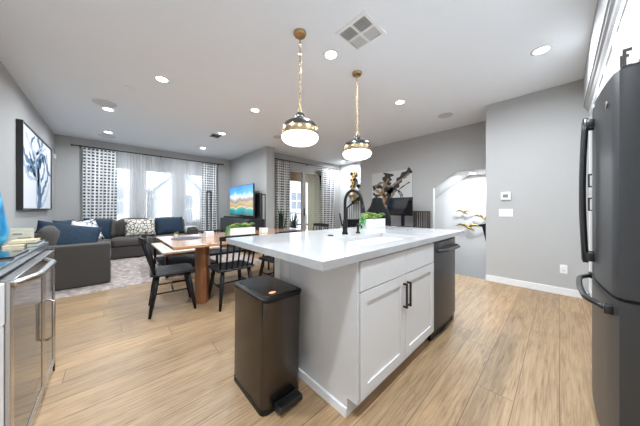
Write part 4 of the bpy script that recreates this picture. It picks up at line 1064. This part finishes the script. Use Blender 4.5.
# =====================================================================
#                            OFFICE / STAIR SIDE
# =====================================================================
# honeycomb wall sculpture
hx_ = thing('honeycomb_wall_art', 'gold and black honeycomb wall sculpture on the far white wall', 'wall art', (6.56, 5.15, 1.9))
cells = [(0, 0), (1, 0), (0, 1), (1, 1), (-1, 2), (0, 2), (1, 3), (0, 3), (0, 4), (1, 5), (-1, 5), (0, 6), (0, 7), (-1, 7), (0, 8), (-1, 9), (0, 9)]
rr = .085
for k, (i, j) in enumerate(cells):
    cy = 5.18 - i * rr * 1.78 - (j % 2) * rr * .89; cz = 1.42 + j * rr * 1.5 * .92
    b = nb(); po = [(cy + rr * .88 * math.sin(R(60 * q)), cz + rr * .88 * math.cos(R(60 * q))) for q in range(6)]; pi = [(cy + rr * .55 * math.sin(R(60 * q)), cz + rr * .55 * math.cos(R(60 * q))) for q in range(6)]
    vo = [b.verts.new((6.50, *p)) for p in po]; vi = [b.verts.new((6.50, *p)) for p in pi]; vb = [b.verts.new((6.57, *p)) for p in po]; vc = [b.verts.new((6.545, *p)) for p in pi]
    for q in range(6):
        r_ = (q + 1) % 6; b.faces.new((vo[q], vo[r_], vi[r_], vi[q])); b.faces.new((vo[q], vo[r_], vb[r_], vb[q])); b.faces.new((vi[q], vi[r_], vc[r_], vc[q]))
    b.faces.new(vc); b.faces.new(vb); obj('cell', b, GOLD if k % 3 else FRAMEB, hx_)
# stair rail going up behind the office wall
def stair_rail():
    t = thing('stair_railing', 'black sloping stair handrail with slim balusters below the honeycomb art', 'railing', (6.0, 4.7, 0))
    b = nb(); p0, p1 = Vector((5.75, 4.85, 1.20)), Vector((5.75, 4.05, 1.72)); tube(b, [p0, p1], .028, 8); obj('handrail', b, BLACKPL, t, True)
    for k in range(9):
        p = p0.lerp(p1, (k + .5) / 9); b = nb(); tube(b, [(p.x, p.y, p.z - .02), (p.x, p.y, 0)], .011, 6); obj('baluster', b, FRAMEB, t, True)
    b = nb(); box(b, 5.71, 5.79, 4.84, 4.91, 0, 1.24, .005); obj('newel_post', b, FRAMEB, t)
stair_rail()
# office art
oa = thing('abstract_canvas', 'square abstract canvas with charcoal and bronze strokes above the desk', 'painting', (5.28, 3.0, 1.3))
ya, yb_, za, zb = 2.41, 3.53, 1.24, 2.14
b = nb(); box(b, 5.265, 5.299, ya, yb_, za, zb, .003); cv = obj('canvas', b, CANVAS2, oa)
BR[0] = 1.7
def oy(f): return yb_ - (yb_ - ya) * f
def oz(f): return zb - (zb - za) * f
b = nb()
for pts, a, c in (([(.45, .05), (.40, .3), (.46, .6), (.35, .95)], .20, .10), ([(.98, .02), (.75, .22), (.62, .45), (.45, .62)], .10, .12), ([(.03, .45), (.2, .40), (.35, .55), (.15, .68), (.04, .60)], .09, .05), ([(.60, .95), (.75, .75), (.7, .55), (.95, .35)], .02, .02), ([(.55, .5), (.75, .62), (.82, .9)], .03, .015)):
    ribbon(b, [(oy(p), oz(q_)) for p, q_ in pts], a, c, 5.2642)
obj('charcoal_strokes', b, INKBLK, cv)
b = nb()
for pts, a, c in (([(.30, .98), (.34, .7), (.30, .5), (.45, .2)], .10, .04), ([(.1, .5), (.25, .62), (.42, .75)], .06, .05)): ribbon(b, [(oy(p), oz(q_)) for p, q_ in pts], a, c, 5.2638)
obj('bronze_strokes', b, INKGOLD, cv)
b = nb()
for pts, a, c in (([(.08, .40), (.30, .30), (.5, .42), (.95, .12)], .05, .03), ([(.62, .55), (.5, .8), (.52, .97)], .06, .03)): ribbon(b, [(oy(p), oz(q_)) for p, q_ in pts], a, c, 5.2634)
obj('grey_strokes', b, INKGREY, cv)
# desk and monitor
dk = thing('office_desk', 'dark desk with computer monitor below the abstract canvas', 'desk', (4.95, 2.75, 0))
b = nb(); box(b, 4.62, 5.27, 2.14, 3.40, .73, .76, .003); obj('desktop', b, M('dark_desk', (.05, .05, .055), .35), dk)
for x in (4.66, 5.22):
    for y in (2.18, 3.36): b = nb(); box(b, x - .02, x + .02, y - .02, y + .02, 0, .73); obj('leg', b, BLACKPL, dk)
b = nb(); box(b, 4.66, 4.96, 2.25, 2.95, .7605, .765, .001); one('desk_mat', b, PINK, 'pink mat lying on the office desk', 'desk mat')
mn = thing('computer_monitor', 'black computer monitor on the office desk', 'monitor', (5.05, 2.6, .76))
b = nb(); box(b, 4.90, 4.935, 2.235, 2.86, 1.02, 1.44, .005); obj('housing', b, BLACKPL, mn)
b = nb(); box(b, 4.898, 4.8995, 2.245, 2.85, 1.035, 1.43); obj('screen', b, GLOSSBLK, mn)
b = nb(); box(b, 4.935, 4.96, 2.44, 2.52, .775, 1.2, .003); box(b, 4.88, 5.08, 2.36, 2.60, .7605, .775, .003); obj('stand', b, BLACKPL, mn)
# office chair
oc = thing('office_chair', 'black high-backed office chair in front of the desk', 'office chair', (4.40, 2.78, 0), R(-62))
def ocp(name, b_, m, smooth=True):
    o = bpy.data.objects.new(name, bpy.data.meshes.new(name)); C.objects.link(o); o.parent = oc
    bmesh.ops.recalc_face_normals(b_, faces=b_.faces)
    for f in b_.faces: f.smooth = smooth
    b_.to_mesh(o.data); b_.free(); o.data.materials.append(m); return o
LEATH = M('black_leather', (.012, .013, .015), .5, spec=.2, bump=.1, scale=60)
b = nb(); cushion(b, -.26, .26, -.25, .26, .46, .58, .045, .015); ocp('seat', b, LEATH)
b = nb(); prof = [(.52, .20), (.62, .24), (.75, .265), (.88, .275), (.99, .27), (1.08, .25), (1.16, .205), (1.23, .15), (1.32, .115), (1.39, .105), (1.415, .06)]
pr = None
for z, hw_ in prof:
    ring = []; y = -.26 - .10 * (z - .52)
    for k in range(20):
        a = 2 * PI * k / 20; ring.append(b.verts.new((hw_ * math.copysign(abs(math.cos(a)) ** .7, math.cos(a)), y + .055 * math.copysign(abs(math.sin(a)) ** .8, math.sin(a)) + .05 * (abs(math.cos(a)) ** 2) * hw_ * 3, z)))
    if pr:
        for k in range(20): b.faces.new((pr[k], pr[(k + 1) % 20], ring[(k + 1) % 20], ring[k]))
    else: b.faces.new(ring)
    pr = ring
b.faces.new(pr); ocp('backrest', b, LEATH)
for sx in (-1, 1):
    b = nb(); tube(b, [(sx * .27, -.15, .48), (sx * .31, -.15, .66), (sx * .31, -.12, .70), (sx * .31, .14, .70)], .02, 8); ocp('armrest', b, BLACKPL)
b = nb(); tube(b, [(0, 0, .46), (0, 0, .10)], .03, 12); ocp('column', b, BLACKPL)
for k in range(5):
    a = 2 * PI * k / 5 + .3; b = nb(); tube(b, [(0, 0, .11), (.3 * math.cos(a), .3 * math.sin(a), .07)], .02, 8); lg = ocp('leg', b, BLACKPL)
    b = nb(); tt = bmesh.new(); bmesh.ops.create_uvsphere(tt, u_segments=10, v_segments=8, radius=.03); merge(b, tt, Matrix.Translation((.3 * math.cos(a), .3 * math.sin(a), .03))); cs = ocp('caster', b, BLACKPL); cs.parent = lg
# dark low bench seen behind the planter
b_t = thing('console_bench', 'low dark console behind the faucet below the honeycomb art', 'console', (5.2, 4.17, 0))
b = nb(); box(b, 5.03, 5.38, 3.98, 4.36, .55, .88, .01); obj('body', b, BLKWOOD, b_t)
for x in (5.07, 5.34):
    for y in (4.02, 4.32): b = nb(); box(b, x - .02, x + .02, y - .02, y + .02, 0, .55); obj('leg', b, BLACKPL, b_t)
# guard rail by the stairwell
gr = thing('guard_rail', 'dark-framed guard rail with grey slats beside the stair opening', 'railing', (5.2, 2.14, 0))
BRZ = M('weathered_bronze', (.10, .085, .065), .45, metal=.4)
b = nb(); box(b, 5.17, 5.23, 1.965, 2.34, 1.095, 1.13, .004); obj('top_rail', b, BRZ, gr)
b = nb(); box(b, 5.18, 5.22, 1.965, 2.34, .06, .09, .004); obj('bottom_rail', b, BRZ, gr)
for y in (1.985, 2.32): b = nb(); box(b, 5.18, 5.22, y - .018, y + .018, 0, 1.095, .003); obj('post', b, BRZ, gr)
for k in range(6):
    y = 2.03 + k * .049; b = nb(); box(b, 5.195, 5.205, y - .010, y + .010, .09, 1.095); obj('slat', b, BRZ if k % 2 else FRAMEB, gr)
# stair handrail at the wall end
sr = thing('stair_handrail', 'black handrail end descending into the stairwell by the thermostat wall', 'handrail', (4.75, 1.0, 0))
b = nb(); x0 = 4.62
for xx in (0,):
    prism(b, [(.955, .905), (.955, .875), (.905, .865), (.845, .58), (.832, .58), (.832, .93)], 4.64, 4.68, 'x')
obj('rail', b, BLACKPL, sr)
b = nb(); box(b, 4.65, 4.67, .8305, .85, .54, .58); obj('bracket', b, BLACKPL, sr)
# birds
def bird(label, px, py, pz, s, tilt):
    t = thing('bird_wall_art', label, 'wall art', (px, py, pz), group='gold bird wall sculptures in the stairwell')
    # local: x = out of wall(-), y along wall, z up ; drawn in view as left wing = +y
    b = nb(); tube(b, [(px - .05, py + .10 * s, pz + .02 * s), (px - .05, py + .02 * s, pz), (px - .05, py - .10 * s, pz - .06 * s), (px - .05, py - .20 * s, pz - .13 * s)], [.012 * s, .045 * s, .038 * s, .006 * s], 10)
    obj('body', b, GOLD, t, True)
    for sgn, pts in ((1, [(0, 0), (.10, .09), (.24, .10), (.42, .02)]), (-1, [(0, 0), (-.10, .08), (-.24, .09), (-.42, .04)])):
        b = nb(); pr = None; W = [.085, .10, .075, .008]
        for k in range(13):
            f = k / 12 * 3; i = min(int(f), 2); g = f - i
            y = (pts[i][0] * (1 - g) + pts[i + 1][0] * g) * s; z = (pts[i][1] * (1 - g) + pts[i + 1][1] * g) * s; wv = (W[i] * (1 - g) + W[i + 1] * g) * s
            z2 = z + tilt * y
            cur = [b.verts.new((px - .05 - .03 * math.sin(k / 12 * PI), py + y, pz + z2 + wv * .4)), b.verts.new((px - .062 - .03 * math.sin(k / 12 * PI), py + y, pz + z2)), b.verts.new((px - .05 - .03 * math.sin(k / 12 * PI), py + y, pz + z2 - wv * .6)), b.verts.new((px - .04 - .03 * math.sin(k / 12 * PI), py + y, pz + z2))]
            if pr:
                for q in range(4): b.faces.new((pr[q], pr[(q + 1) % 4], cur[(q + 1) % 4], cur[q]))
            else: b.faces.new(cur)
            pr = cur
        b.faces.new(pr); obj('wing', b, GOLD, t, True)
    b = nb(); tube(b, [(px - .05, py, pz), (px, py, pz)], .006, 6); obj('mount', b, GOLD, t)
bird('smallest and highest gold bird on the stairwell wall', 6.2, 1.56, 1.10, .42, 0)
bird('gold bird on the stairwell wall cut off by the wall edge', 6.2, 1.16, .97, .55, .1)
bird('largest and lowest gold bird on the stairwell wall', 6.2, 1.47, .75, .66, 0)

# thermostat wall
X = 4.52
th = thing('thermostat', 'white square thermostat with a grey display on the right wall', 'thermostat', (X, .57, 1.31))
b = nb(); box(b, X - .025, X, .515, .636, 1.315, 1.438, .006); obj('case', b, PLATE, th)
b = nb(); box(b, X - .0265, X - .0252, .545, .61, 1.35, 1.40); obj('display', b, LCD, th)
sw = thing('light_switch_plate', 'wide white switch plate directly below the thermostat', 'light switch', (X, .575, 1.05))
b = nb(); box(b, X - .007, X, .49, .66, 1.052, 1.172, .002); obj('plate', b, PLATE, sw)
for k in range(3): b = nb(); y = .522 + .053 * k; box(b, X - .011, X - .0072, y - .016, y + .016, 1.08, 1.145, .001); obj('rocker', b, TRIM, sw)
ol = thing('wall_outlet', 'white power outlet low on the thermostat wall', 'outlet', (X, -.04, .29))
b = nb(); box(b, X - .006, X, -.073, -.003, .292, .408, .002); obj('plate', b, PLATE, ol)
for z in (.318, .362):
    b = nb(); box(b, X - .009, X - .0062, -.057, -.019, z, z + .03, .001); s_ = obj('socket', b, TRIM, ol)
    b = nb(); box(b, X - .0096, X - .0091, -.048, -.045, z + .009, z + .021); box(b, X - .0096, X - .0091, -.032, -.029, z + .009, z + .021); obj('slots', b, VENTD, s_)
